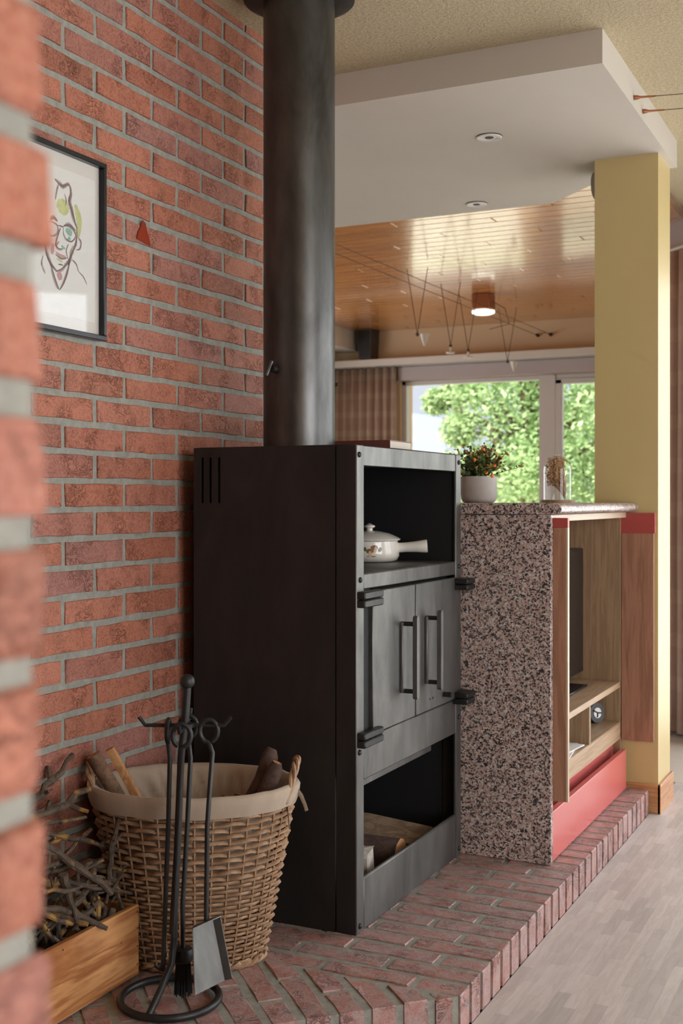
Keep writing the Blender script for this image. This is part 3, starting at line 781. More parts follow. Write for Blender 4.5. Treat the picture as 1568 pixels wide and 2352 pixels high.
d2 = part('folding_door', MB().box(.245, .362, 1.776, 1.794, .262, 1.021, c=.0008), M_OAKRED, cab, smooth=False, label='reddish oak door panel against the pillar')
part('red_block', MB().box(.240, .366, 1.777, 1.795, 1.0215, 1.095), M_REDM, d2, smooth=False)
# counter slab with a rounded front edge
ct = MB(); prof = [(-.52, 1.1005), (.285, 1.1005), (.297, 1.104), (.303, 1.110), (.304, 1.117), (.300, 1.124), (.292, 1.130), (.285, 1.1325), (-.52, 1.1325)]
n = len(prof); V = [(p[0], CY0-.004, p[1]) for p in prof]+[(p[0], 1.792, p[1]) for p in prof]
ct.add(V, [tuple(range(n)), tuple(range(n, 2*n))]+[(i, (i+1) % n, n+(i+1) % n, n+i) for i in range(n)])
solo('countertop', ct, M_GRANITE, 'speckled granite countertop slab over the television cabinet', 'countertop')

tv = thing('television', 'black flat television standing in the oak cabinet', 'television', (.10, 1.45, .477))
part('housing', MB().box(.075, .112, 1.05, 1.745, .508, .965, c=.004), M_PLAST, tv)
part('screen', MB().box(.112, .1135, 1.062, 1.733, .53, .953), M_SCREEN, tv, smooth=False)
part('foot', MB().box(.085, .105, 1.28, 1.52, .478, .512, c=.002).box(.045, .165, 1.30, 1.60, .4762, .484, c=.003), M_PLAST, tv)
cl = thing('desk_clock', 'small round black clock with a white face in the cabinet compartment', 'clock', (.165, 1.705, .3285))
cc = Vector((.165, 1.705, .3655)); cd = Vector((.85, -.5, .1)).normalized()
part('case', MB().cyl(cc-cd*.022, cc+cd*.012, .036, n=28), M_PLAST, cl)
part('dial', MB().cyl(cc+cd*.012, cc+cd*.0135, .019, n=24), M_PAPER, cl)
pc_ = MB(); 
for (g, L) in ((1.1, .022), (2.9, .016), (4.6, .02)): 
    u = Vector((0, 0, 1)); a = (u-cd*u.dot(cd)).normalized(); b = cd.cross(a); e = a*cos(g)+b*sin(g)
    pc_.cyl(cc+cd*.0142, cc+cd*.0142+e*L, .0028, n=6)
part('hand', pc_, M_PLAST, cl)
solo('paper_sheets', rotbox(rotbox(MB(), .135, 1.17, radians(8), .09, .12, .3287, .333), .14, 1.17, radians(-6), .085, .11, .3332, .3365), M_PAPER, 'white paper sheets lying in the low cabinet compartment', 'papers', smooth=False)

# ---- potted plant and cloche on the counter
ZK = 1.1328
pp_ = thing('potted_plant', 'small orange fruited plant in a grey concrete pot on the counter', 'potted plant', (-.071, 1.10, ZK))
pcx = (-.071, 1.10, ZK); pr = .0595
part('pot', MB().lathe([(.001, 0), (.045, 0), (.053, .004), (.058, .014), (pr, .03), (pr, .0865), (pr-.004, .0865), (pr-.006, .075), (.001, .075)], pcx, 40), M_CONC, pp_)
part('soil', MB().lathe([(.001, .076), (.053, .077)], pcx, 20), M_SOIL, pp_)
rnd = random.Random(3); stm = MB(); lf = MB(); lf2 = MB(); fru = []
for i in range(80):
    a = rnd.uniform(0, 2*pi); el = rnd.uniform(.35, 1.5); L = rnd.uniform(.08, .135)
    p0 = Vector(pcx)+Vector((cos(a)*.012, sin(a)*.012, .077)); d = Vector((cos(a)*cos(el), sin(a)*cos(el), sin(el)))
    pts = [p0+d*(L*t)+Vector((0, 0, -.012*t*t)) for t in (0, .35, .7, 1)]
    stm.tube(pts, [.0016, .0013, .001, .0007], n=5)
    for j in range(22):
        t = rnd.uniform(.2, 1.02); q = p0+d*(L*t)+Vector((0, 0, -.012*t*t)); g = Vector((rnd.uniform(-1, 1), rnd.uniform(-1, 1), rnd.uniform(-.3, 1))).normalized()
        s_ = g.cross(Vector((rnd.uniform(-1, 1), rnd.uniform(-1, 1), rnd.uniform(-1, 1)))).normalized(); ll = rnd.uniform(.009, .018); ww = ll*.28
        (lf2 if (t > .75 and rnd.random() < .6) else lf).add([q, q+g*ll*.5+s_*ww, q+g*ll, q+g*ll*.5-s_*ww], [(0, 1, 2, 3)])
    if i % 2 == 0: fru.append(pts[-1])
part('stem', stm, M_TWIG, pp_); o = part('foliage', lf, M_LEAFP, pp_, smooth=False); o['kind'] = 'stuff'
o = part('foliage', lf2, M_LEAFB, pp_, smooth=False); o['kind'] = 'stuff'
for q in fru[:9]: part('flower_bud', MB().sphere(q, .0052, 8, 5), M_FRUIT, pp_)
for (dx, dz) in ((.030, .112), (.038, .088), (.018, .098), (-.02, .14), (.045, .12)):
    q = Vector(pcx)+R3*dx-F3*.045+Vector((0, 0, dz)); part('fruit', MB().sphere(q, .0068, 10, 7), M_FRUIT, pp_)

dm = thing('glass_cloche', 'glass dome over a dried bouquet on a round wooden base', 'cloche', (.123, 1.35, ZK))
dc = (.123, 1.35, ZK)
part('base', MB().lathe([(.001, 0), (.060, 0), (.060, .010), (.001, .010)], dc, 40), M_OAK, dm)
t = NT('cloche_glass'); t.t.nodes.remove(t.b); tr = t.n('ShaderNodeBsdfTransparent'); tr.inputs[0].default_value = (.96, .98, .97, 1); gl = t.n('ShaderNodeBsdfGlossy'); gl.inputs['Roughness'].default_value = .03
lw = t.n('ShaderNodeLayerWeight'); lw.inputs[0].default_value = .5; mx = t.n('ShaderNodeMixShader'); t.t.links.new(t.math('ADD', t.math('MULTIPLY', t.math('POWER', lw.outputs['Facing'], 4.0), .8), .04), mx.inputs[0]); t.t.links.new(tr.outputs[0], mx.inputs[1]); t.t.links.new(gl.outputs[0], mx.inputs[2]); t.t.links.new(mx.outputs[0], t.out.inputs[0])
M_CLOCHE = t.mat
R_ = .047
part('dome', MB().lathe([(R_, .0105), (R_, .112)]+[(max(R_*cos(pi/2*i/9), 1e-4), .112+R_*sin(pi/2*i/9)) for i in range(1, 10)], dc, 40), M_CLOCHE, dm)
part('knob', MB().sphere((dc[0], dc[1], ZK+.163), .006, 12, 8), M_CLOCHE, dm)
rnd = random.Random(9); st_ = MB(); fl_ = MB()
p0 = Vector(dc)+R3*.026+Vector((0, 0, .0105))
for i in range(60):
    top = Vector(dc)+R3*rnd.uniform(-.032, .02)+F3*rnd.uniform(-.026, .026)+Vector((0, 0, rnd.uniform(.07, .145)))
    if (top-Vector(dc)-Vector((0, 0, top.z-dc[2]))).length > .04: continue
    pts = [p0, p0.lerp(top, .4)+R3*.006, top]; st_.tube(pts, .0009, n=4)
    for j in range(22):
        q = top+Vector((rnd.gauss(0, .005), rnd.gauss(0, .005), rnd.gauss(0, .007))); g = Vector((rnd.uniform(-1, 1), rnd.uniform(-1, 1), rnd.uniform(-1, 1))).normalized()
        s_ = g.orthogonal().normalized(); fl_.add([q-g*.0042, q+s_*.0022, q+g*.0042, q-s_*.0022], [(0, 1, 2, 3)])
part('dried_stem', st_, M_DRY, dm); o = part('dried_flower', fl_, M_DRY, dm, smooth=False); o['kind'] = 'stuff'

# ================================================================== PICTURE
pic = thing('framed_portrait', 'black framed watercolour sketch of a man in glasses on the brick wall', 'picture', (XW+.01, -.52, 1.52))
PY0, PY1, PZ0, PZ1 = -.72, -.323, 1.515, 1.932
fx0, fx1 = XW+.003, XW+.024; fwid = .012
frm = MB().box(fx0, fx1, PY0, PY1, PZ1-fwid, PZ1, c=.0015).box(fx0, fx1, PY0, PY1, PZ0, PZ0+fwid, c=.0015).box(fx0, fx1, PY0, PY0+fwid, PZ0+fwid, PZ1-fwid, c=.0015).box(fx0, fx1, PY1-fwid, PY1, PZ0+fwid, PZ1-fwid, c=.0015)
part('frame', frm, M_FRAMEB, pic)
part('mount', MB().box(fx0, fx0+.006, PY0+fwid, PY1-fwid, PZ0+fwid, PZ1-fwid), M_MAT, pic, smooth=False)
part('sheet', MB().box(fx0+.006, fx0+.007, PY0+.045, PY1-.028, PZ0+.04, PZ1-.045), M_PAPER, pic, smooth=False)
ink = plain('ink_wash', (118, 100, 98), .8, var=.2, vscale=60); grn = plain('wash_green', (196, 198, 142), .8, var=.2, vscale=50); teal = plain('wash_teal', (142, 182, 166), .8, var=.2, vscale=80); pink = plain('wash_pink', (192, 150, 150), .8)
def stroke(pts, wd, mat, name='brush_stroke', lvl=0):
    # points on the sheet (y, z); flat ribbon of varying width
    P = []
    for i in range(len(pts)-1):
        for k_ in range(5):
            t_ = k_/5; a = pts[max(i-1, 0)]; b = pts[i]; c = pts[i+1]; d = pts[min(i+2, len(pts)-1)]
            P.append(tuple(.5*((2*b[j])+(-a[j]+c[j])*t_+(2*a[j]-5*b[j]+4*c[j]-d[j])*t_*t_+(-a[j]+3*b[j]-3*c[j]+d[j])*t_**3) for j in (0, 1)))
    P.append(pts[-1]); V = []; n_ = len(P)
    for i, p in enumerate(P):
        q0 = P[max(i-1, 0)]; q1 = P[min(i+1, n_-1)]; tx, tz = q1[0]-q0[0], q1[1]-q0[1]; L = sqrt(tx*tx+tz*tz) or 1
        w_ = wd*(.25+.75*sin(pi*min(max((i+.6)/n_, .04), .96)))*(.8+.4*abs(sin(i*1.7)))
        V += [(fx0+.0072+lvl*.0001, p[0]-tz/L*w_/2, p[1]+tx/L*w_/2), (fx0+.0072+lvl*.0001, p[0]+tz/L*w_/2, p[1]-tx/L*w_/2)]
    m = MB().add(V, [(2*i, 2*i+1, 2*i+3, 2*i+2) for i in range(n_-1)]); part(name, m, mat, pic, smooth=False)
PX0 = -.52   # face axis on the sheet
washink = plain('pale_ink_wash', (172, 156, 158), .8, var=.2, vscale=60)
prn = random.Random(14)
def S(pts, wd, mat, lvl=0):
    f = lambda P, j: [(-.560+(a+prn.uniform(-j, j))*.00112, 1.592+(b+prn.uniform(-j, j))*.0008) for a, b in P]
    if mat is ink:
        stroke(f(pts, 3.0), wd*.0015, washink, lvl=lvl-.5); stroke(f(pts, 2.2), .0011, ink, lvl=lvl+.5); stroke(f(pts, .8), wd*.00085, ink, lvl=lvl)
    else: stroke(f(pts, .6), wd*.00135, mat, lvl=lvl)
S([(60, 330), (72, 322), (85, 320), (98, 330), (106, 326)], 7, ink); S([(104, 328), (108, 305), (103, 285), (110, 262), (118, 240), (126, 215)], 8, ink)
S([(126, 215), (128, 190), (122, 165), (112, 140), (104, 120), (92, 100), (78, 84), (62, 76)], 6, ink); S([(62, 76), (46, 92), (34, 115), (26, 150)], 6, ink)
S([(66, 270), (84, 262), (100, 272)], 26, grn, -1); S([(122, 280), (134, 240), (132, 190)], 14, grn, -1); S([(118, 160), (108, 130)], 10, grn, -1)
S([(26, 150), (20, 190), (24, 230)], 4, ink); S([(44, 215), (54, 222), (66, 216)], 6, ink); S([(86, 208), (104, 216), (124, 206)], 5, ink)
S([(84, 205), (98, 212), (118, 205), (122, 190), (112, 172), (96, 172), (86, 186), (84, 205)], 2.2, ink, 1); S([(34, 205), (50, 208), (66, 203), (68, 185), (56, 172), (42, 174), (34, 205)], 2.2, ink, 1)
S([(66, 203), (76, 206), (84, 205)], 2, ink, 1); S([(92, 200), (104, 196), (112, 192)], 12, teal, -1); S([(100, 180), (104, 172)], 10, teal, -1)
S([(74, 200), (66, 170), (60, 150), (66, 142)], 4, ink); S([(78, 150), (90, 144)], 5, teal); S([(62, 128), (76, 122), (92, 124)], 5, pink, 1); S([(64, 112), (82, 106)], 4, grn)
S([(46, 92), (56, 60), (66, 36), (72, 26)], 5, ink); S([(108, 126), (98, 84), (84, 46), (72, 26)], 5, ink); S([(112, 120), (126, 108), (132, 92)], 2.5, ink); S([(132, 92), (150, 78), (160, 60)], 1.2, ink); S([(24, 110), (18, 84), (30, 60)], 1.5, ink)
S([(70, 322), (64, 300), (60, 275)], 2, ink); S([(88, 300), (94, 282), (90, 266)], 2, ink); S([(130, 190), (140, 178), (136, 158), (126, 150)], 3, ink); S([(70, 160), (62, 146), (72, 140), (84, 144)], 3, ink); S([(60, 122), (78, 114), (96, 122)], 3, ink); S([(70, 96), (84, 98)], 2.5, ink); S([(100, 160), (94, 140), (100, 118)], 2, ink)
S([(66, 60), (80, 70)], 14, pink, -1); S([(54, 150), (50, 120)], 8, pink, -1)
part('glazing', MB().box(fx0+.011, fx0+.0125, PY0+fwid, PY1-fwid, PZ0+fwid, PZ1-fwid), M_GLASS, pic, smooth=False)

# ================================================================== CEILING LAMPS, CABLES, SPEAKERS
for i, (x, y, lb) in enumerate(((-.12, 1.352, 'round white recessed spot in the soffit, nearer one'), (-.47, 2.219, 'round white recessed spot in the soffit, farther one'))):
    sl = thing('recessed_spot', lb, 'spotlight', (x, y, ZS), 'recessed soffit spots')
    part('ring', MB().lathe([(.045, -.003), (.041, -.006), (.028, -.004), (.026, .0), (.045, .0)], (x, y, ZS), 36), M_FRAMEW, sl)
    part('lens', MB().lathe([(.001, -.0025), (.026, -.0025)], (x, y, ZS), 24), M_SPKL, sl)
    part('hub', MB().lathe([(.001, -.004), (.015, -.004), (.016, -.0026)], (x, y, ZS), 20), M_SPK, sl)
sk_ = thing('shelf_speaker', 'dark grey wedge loudspeaker hung under the boxed beam', 'speaker', (-2.74, YB-.12, 2.29))
s2 = MB(); V = [(-2.81, YB-.18, 2.52), (-2.68, YB-.18, 2.52), (-2.68, YB-.02, 2.52), (-2.81, YB-.02, 2.52), (-2.79, YB-.17, 2.275), (-2.69, YB-.17, 2.275), (-2.69, YB-.02, 2.275), (-2.79, YB-.02, 2.275)]
V = [(a, b, min(c, ZC-.002)) for a, b, c in V]
s2.add(V, [(0, 1, 2, 3), (4, 7, 6, 5), (0, 4, 5, 1), (1, 5, 6, 2), (2, 6, 7, 3), (3, 7, 4, 0)]); part('cabinet', s2, M_SPK, sk_, smooth=False)
s3 = MB().add([(-2.80, YB-.183, 2.50), (-2.69, YB-.183, 2.50), (-2.697, YB-.174, 2.29), (-2.783, YB-.174, 2.29)], [(0, 1, 2, 3)]); part('grille', s3, M_PLAST, sk_, smooth=False)
ps = thing('round_speaker', 'round silver grey speaker on the pillar side under the soffit', 'speaker', (.12, 1.92, 2.33))
part('case', MB().cyl((.1408, 1.91, 2.345), (.112, 1.91, 2.345), .054, .050, 32), M_SPKL, ps); part('grille', MB().cyl((.112, 1.91, 2.345), (.110, 1.91, 2.345), .046, n=28), M_SPK, ps)
# tensioned cable lighting in the back room
A0, A1 = Vector((-1.40, 2.36, 2.40)), Vector((-1.315, 6.185, 2.40))
wdir = (A1-A0).normalized(); wn_ = Vector((wdir.y, -wdir.x, 0)); WS = .051
cabl = thing('cable_light_wires', 'pair of tensioned lighting wires across the back room', 'wires', tuple(A1))
for sgn in (0, 1):
    off = wn_*(-WS if sgn else WS); part('wire', MB().cyl(A0+off, A1+off, .0022, n=6), M_WIRE, cabl); part('anchor', MB().cyl(A1+off, A1+off-wdir*.05, .014, .005, 12), M_WIRE, cabl)
tf = thing('cable_lamp_transformer', 'copper ceiling transformer box with a lit round glass', 'ceiling lamp', (-1.36, 4.9, ZC-.13))
tcx = (-1.36, 4.9)
part('housing', rotbox(MB(), *tcx, radians(0), .062, .062, ZC-.105, ZC-.0005, c=.006), M_COPPER, tf)
part('glass', MB().lathe([(.001, -.012), (.055, -.012), (.075, -.004), (.076, .012), (.06, .016)], (*tcx, ZC-.122), 32), M_LAMP, tf)
part('lead', MB().tube([Vector((-1.30, 4.9, ZC-.05)), Vector((-1.22, 4.93, ZC-.1)), Vector((-1.2, 4.96, ZC-.2)), Vector((-1.35, 5.0, ZC-.22))], .003, n=6), M_WIRE, tf)
lampspec = ((3.76, 2.10, 1), (4.275, 2.095, 0), (4.576, 2.10, 0), (5.338, 2.108, 1))
for i, (ly, lz, tilt) in enumerate(lampspec):
    c = A0.lerp(A1, (ly-A0.y)/(A1.y-A0.y)); lb = ['v-shaped hanging cable lamp nearest the flue pipe', 'second cable lamp from the flue pipe with a white disc', 'third cable lamp from the flue pipe with a white disc', 'v-shaped hanging cable lamp nearest the pillar'][i]
    bt = Vector((c.x, c.y, lz)); L = thing('cable_lamp', lb, 'lamp', tuple(bt), 'hanging cable lamps')
    for sg in (-1, 1):
        top = c+wn_*(WS*sg); part('rod', MB().cyl(bt, top+(top-bt)*.28, .0024, n=6), M_WIRE, L)
    part('socket', MB().sphere(bt, .011, 10, 7), M_WIRE, L)
    if tilt: part('shade', MB().lathe([(.004, -.07), (.014, -.04), (.026, 0), (.022, 0), (.010, -.04), (.001, -.062)], (bt.x+.045, bt.y, bt.z+.0), 18), M_WHITE, L)
    else: part('shade', MB().lathe([(.006, 0), (.007, -.03), (.028, -.034), (.028, -.042), (.001, -.042)], tuple(bt-Vector((0, 0, .005))), 22), M_WHITE, L)
# second wire pair leaving the soffit into the living room
cab2 = thing('soffit_wires', 'two thin copper ended lighting wires leaving the soffit edge', 'wires', (SX, 1.3, 2.42))
for (y_, z_) in ((1.257, 2.440), (1.394, 2.436)):
    a = Vector((SX, y_, z_)); d = Vector((.98, .20, -.0)).normalized()
    part('terminal', MB().tube([a, a+d*.010, a+d*.02, a+d*.07], [.008, .0075, .004, .0026], n=12), M_COPPER, cab2); part('wire', MB().cyl(a+d*.06, a+d*(1.55 if y_ < 1.3 else 1.43), .0014, n=6), M_WIRE, cab2)

# ================================================================== CURTAINS
def curtain(name, p0, p1, z0, z1, nfold, amp, mat, label, thick=.004):
    p0, p1 = Vector(p0), Vector(p1); d = (p1-p0); L = d.length; d.normalize(); n_ = Vector((-d.y, d.x, 0)); N = nfold*10; V = []; F = []
    rows = 7
    for j in range(rows):
        zz_ = z0+(z1-z0)*j/(rows-1)
        for i in range(N+1):
            s_ = i/N; a = amp*(.75+.25*sin(i*.7))*sin(s_*nfold*2*pi+.5*sin(j*.6))*(1.1-.35*j/(rows-1)); V.append(p0+d*(L*s_)+n_*a+Vector((0, 0, zz_)))
    for j in range(rows-1):
        for i in range(N): F.append((j*(N+1)+i, j*(N+1)+i+1, (j+1)*(N+1)+i+1, (j+1)*(N+1)+i))
    mb_ = MB().add(V, F); me = mb_.mesh(name, mat, True, 80); o = link(name, me)
    md = o.modifiers.new('thickness', 'SOLIDIFY'); md.thickness = thick
    return tag(o, label, 'curtain')
curtain('garden_curtain', (-3.28, YB-.10, 0), (-2.50, YB-.10, 0), .03, 2.205, 11, .035, M_CURTAIN, 'brown pleated curtain at the end of the garden window')
c0 = dg(.05, .09, 0); c1 = dg(.62, .09, 0)
curtain('side_curtain', c0, c1, .03, 2.34, 7, .03, M_CURTAIN2, 'mauve pleated curtain beyond the pillar')
r_ = MB().cyl(dg(.0, .09, 2.355), dg(4.9, .09, 2.355), .011, n=10)
solo('curtain_rail', r_, M_FRAMEW, 'white curtain rail on the angled window wall', 'curtain rail')

# ================================================================== BASKET
BC = Vector((-.290, -.268, 0))
bas = thing('wicker_basket', 'large oval willow log basket with a linen liner beside the stove', 'basket', (BC.x, BC.y, ZP))
def bab(z):
    t_ = min(max((z-ZP)/(.49-ZP), 0), 1.1); e = t_**.9
    return .158+.075*e, .106+.064*e
def bpt(th, z, off=0): a, b = bab(z); return BC+R3*((a+off)*cos(th))+F3*((b+off)*sin(th))+Vector((0, 0, z))
NS = 34
for i in range(NS):
    th = 2*pi*i/NS; part('stake', MB().tube([bpt(th, z) for z in (.092, .18, .28, .38, .46)], .0028, n=5), M_WICKER, bas)
z = .101; rw = 0
while z < .455:
    upper = z > .295; pt = .0138 if upper else .0096; r_ = .0046 if upper else .0034; N = NS*5
    ph = 0 if rw % 2 == 0 else pi; rr = random.Random(rw)
    sl = .0032 if upper else .002
    path = [bpt(2*pi*i/N, z+sl*sin(NS/2*2*pi*i/N+ph+1.2)+rr.uniform(-.0006, .0006), .0058*cos(NS/2*2*pi*i/N+ph)+.001) for i in range(N)]
    part('weaver', MB().tube(path, r_, n=6, closed=True), M_WICKER, bas); z += pt; rw += 1
for j in range(2):
    N = NS*5; path = [bpt(2*pi*i/N, .094+.004*sin(NS/2*2*pi*i/N+j*pi), .004+.004*cos(NS/2*2*pi*i/N+j*pi)) for i in range(N)]
    part('foot_braid', MB().tube(path, .0058, n=6, closed=True), M_WICKER, bas)
for cth in (0, pi):
    for s_ in range(3):
        path = []
        for i in range(33):
            u = i/32; th = cth+radians(-24+48*u); zz_ = .455+.085*sin(pi*u)**.8; tw = u*14+s_*2.09
            q = bpt(th, min(zz_, .49), .006)+Vector((0, 0, max(zz_-.49, 0))); nrm = Vector((q.x-BC.x, q.y-BC.y, 0)).normalized()
            path.append(q+nrm*(.0055*cos(tw))+Vector((0, 0, .0055*sin(tw))))
        part('handle', MB().tube(path, .0048, n=6), M_WICKER, bas)
V = []; F = []; NN = 160
prof = [(.011, .446), (.0125, .456), (.0135, .472), (.012, .486), (.005, .494), (-.004, .492), (-.009, .484), (-.011, .475), (-.012, .465), (-.013, .453), (-.014, .44), (-.015, .425), (-.016, .408), (-.017, .39), (-.018, .36), (-.019, .31), (-.022, .22), (-.06, .17)]
for j, (of, z_) in enumerate(prof):
    k_ = min(max((j-5)/5, 0), 1)
    for i in range(NN):
        th = 2*pi*i/NN; sl_ = th+(.49-z_)*1.6
        f1 = mnoise.noise(Vector((cos(sl_)*5.5, sin(sl_)*5.5, z_*5))); f2 = mnoise.noise(Vector((cos(sl_)*13, sin(sl_)*13, z_*11+7)))
        wv = -abs(f1)*.030*k_ - abs(f2)*.012*k_ + (f1*.0025+f2*.0022)*(1-k_)
        V.append(bpt(th, z_, of+wv)+Vector((0, 0, mnoise.noise(Vector((cos(th)*4, sin(th)*4, 3)))*.004*(1-k_))))
for j in range(len(prof)-1):
    for i in range(NN): F.append((j*NN+i, j*NN+(i+1) % NN, (j+1)*NN+(i+1) % NN, (j+1)*NN+i))
F.append(tuple((len(prof)-1)*NN+i for i in range(NN)))
lin_ = MB().add(V, F); o = part('liner', lin_, M_LINEN, bas, ang=75, label='beige linen liner')
rb = MB().tube([(-.066, -.186, .478), (-.052, -.186, .462), (-.040, -.192, .445), (-.034, -.194, .432)], [.006, .0055, .005, .005], n=6, sx=.25); part('ribbon', rb, M_LINEN, bas)
rb = MB().tube([(-.085, -.20, .478), (-.073, -.215, .45), (-.066, -.222, .42), (-.062, -.225, .395)], [.006, .0055, .005, .005], n=6, sx=.25); part('ribbon', rb, M_LINEN, bas)

def log(name, path, r, mats, label, cat='log', **kw): return solo(name, rough_log(path, r, **kw), mats, label, cat, ang=50)
log('firewood_log', [(-.478, -.398, .558), (-.447, -.375, .49), (-.415, -.35, .42), (-.33, -.29, .24)], [.018, .018, .018, .018], [M_BARK, M_CUT], 'round barked stick leaning at the left end of the basket', seed=1, amp=.08, n=14)
log('firewood_log', [(-.468, -.36, .562), (-.44, -.34, .50), (-.41, -.32, .43), (-.33, -.26, .25)], [.015, .015, .015, .015], [M_CUT, M_CUT], 'orange split stick leaning behind the round barked stick', seed=2, flat=.2, n=9)
log('firewood_log', [(-.150, -.150, .556), (-.152, -.153, .54), (-.164, -.166, .484), (-.186, -.194, .427), (-.218, -.243, .30)], [.012, .019, .021, .021, .02], [M_DARKLOG, M_CUT], 'dark bent log standing in the basket near the stove', seed=3, amp=.1, n=14)
log('firewood_log', [(-.110, -.194, .535), (-.113, -.195, .52), (-.130, -.202, .475), (-.150, -.212, .423), (-.199, -.234, .28)], [.011, .018, .020, .021, .02], [M_DARKLOG, M_CUT], 'reddish brown log standing beside the dark bent one', seed=4, amp=.1, n=14)
log('firewood_log', [(-.258, -.165, .434), (-.275, -.19, .36), (-.29, -.22, .25)], .017, [M_BARK, M_CUT], 'short log showing a pale oval cut end inside the basket', seed=5, amp=.06, n=14)
log('firewood_log', [(-.225, -.165, .442), (-.24, -.19, .37), (-.26, -.22, .25)], .014, [M_BARK, M_CUT], 'short thin log half hidden behind the pale cut one', seed=6, amp=.06, n=14)

# ================================================================== CRATE OF TWIGS
crt = thing('wooden_crate', 'open varnished pine crate full of twigs', 'crate', (-.42, -.68, ZP))
KX0, KX1, KY0, KY1, KZ1 = -.508, -.333, -.96, -.425, .246; th_ = .012; zb = ZP+.003
part('long_board', MB().box(KX1-th_, KX1, KY0, KY1, zb, KZ1, c=.001), M_PINE, crt, smooth=False)
part('long_board', MB().box(KX0, KX0+th_, KY0, KY1, zb, KZ1, c=.001), M_PINE, crt, smooth=False)
part('end_board', MB().box(KX0+th_, KX1-th_, KY1-th_, KY1-.001, zb, KZ1, c=.001), M_PINE, crt, smooth=False)
part('end_board', MB().box(KX0+th_, KX1-th_, KY0+.001, KY0+th_, zb, KZ1, c=.001), M_PINE, crt, smooth=False)
part('bottom', MB().box(KX0+th_, KX1-th_, KY0+th_, KY1-th_, zb, zb+.008), M_PINE, crt, smooth=False)
for z_ in (.115, .155, .195, .23): part('nail', MB().cyl((KX1-.001, KY1-.006, z_), (KX1+.0006, KY1-.006, z_), .0018, n=8), M_NAIL, crt)
rnd = random.Random(21)
def twig(p0, p1, r, seed, branch=True):
    rr = random.Random(seed); p0, p1 = Vector(p0), Vector(p1); n_ = 9; L = (p1-p0).length; P = []; off = Vector((0, 0, 0))
    for i in range(n_):
        off = off*.6+Vector((rr.gauss(0, 1), rr.gauss(0, 1), rr.gauss(0, 1)))*L*.018
        P.append(p0.lerp(p1, i/(n_-1))+(off if 0 < i else Vector((0, 0, 0))))
    m = MB(); m.tube(P, [r*(1.1-.5*i/(n_-1))*rr.uniform(.82, 1.22) for i in range(n_)], n=7)
    if branch:
        for b in range(rr.choice((1, 2, 2, 3))):
            i = rr.randint(3, n_-2); d = (P[i]-P[i-1]).normalized(); s_ = d.orthogonal().normalized(); s_.rotate(Matrix.Rotation(rr.uniform(0, 6.28), 3, d))
            e = d*rr.uniform(.3, .8)+s_; e.normalize(); bl = L*rr.uniform(.08, .22); q = P[i]
            m.tube([q, q+e*bl*.5+Vector((0, 0, rr.uniform(-.004, .004))), q+e*bl], [r*.6, r*.5, r*.4], n=6)
    return m
def add_twig(p0, p1, r, seed, label='gnarled lichen spotted twig in the pine crate'): solo('twig', twig(p0, p1, r, seed), M_TWIG, label, 'twig', 'twigs piled in the crate')
for i in range(135):
    lay = i/135
    y_ = rnd.uniform(-.90, -.44); x_ = rnd.uniform(-.485, -.355); z_ = .11+.27*lay*rnd.uniform(.7, 1.05)
    if y_ > -.5: z_ = min(z_, .33)
    a = rnd.gauss(.5, .75); el = rnd.gauss(-.15, .4); L = rnd.uniform(.10, .24)
    d = Vector((cos(a)*cos(el)*.45, -sin(a)*cos(el), sin(el))) * (L/2); c = Vector((x_, y_, z_)); p0, p1 = c-d, c+d
    ok = []
    for p in (p0, p1):
        p.x = min(max(p.x, -.503), -.30 if p.z > .26 else -.352); p.z = max(p.z, .104); p.y = max(p.y, -.94)
        if p.y > -.43: p.y = -.43-rnd.uniform(0, .02)
        ok.append(p)
    add_twig(ok[0], ok[1], rnd.uniform(.004, .0085), 100+i)
for i, (p0, p1, r) in enumerate((
    ((-.50, -.70, .44), (-.45, -.46, .505), .0105), ((-.49, -.66, .47), (-.485, -.45, .56), .009), ((-.50, -.62, .40), (-.445, -.50, .40), .007),
    ((-.375, -.50, .30), (-.36, -.46, .445), .006), ((-.46, -.66, .44), (-.36, -.50, .30), .0095), ((-.47, -.75, .36), (-.33, -.56, .235), .0095),
    ((-.44, -.62, .40), (-.345, -.47, .285), .0085), ((-.45, -.80, .36), (-.36, -.62, .26), .008), ((-.47, -.72, .40), (-.40, -.62, .33), .014),
    ((-.43, -.60, .33), (-.32, -.47, .285), .006), ((-.42, -.70, .33), (-.37, -.66, .23), .0065), ((-.46, -.78, .30), (-.40, -.72, .21), .008),
    ((-.48, -.56, .42), (-.37, -.455, .36), .006), ((-.47, -.54, .36), (-.35, -.46, .33), .007), ((-.46, -.60, .45), (-.40, -.52, .45), .0055))):
    add_twig(p0, p1, r, 300+i, {0: 'long thick twig slanting up from the pile towards the basket rim', 1: 'topmost dark twig of the pile against the brick wall', 3: 'upright twig standing against the willow basket', 8: 'thickest short stub with a cut end in the twig pile'}.get(i, 'gnarled lichen spotted twig in the pine crate'))

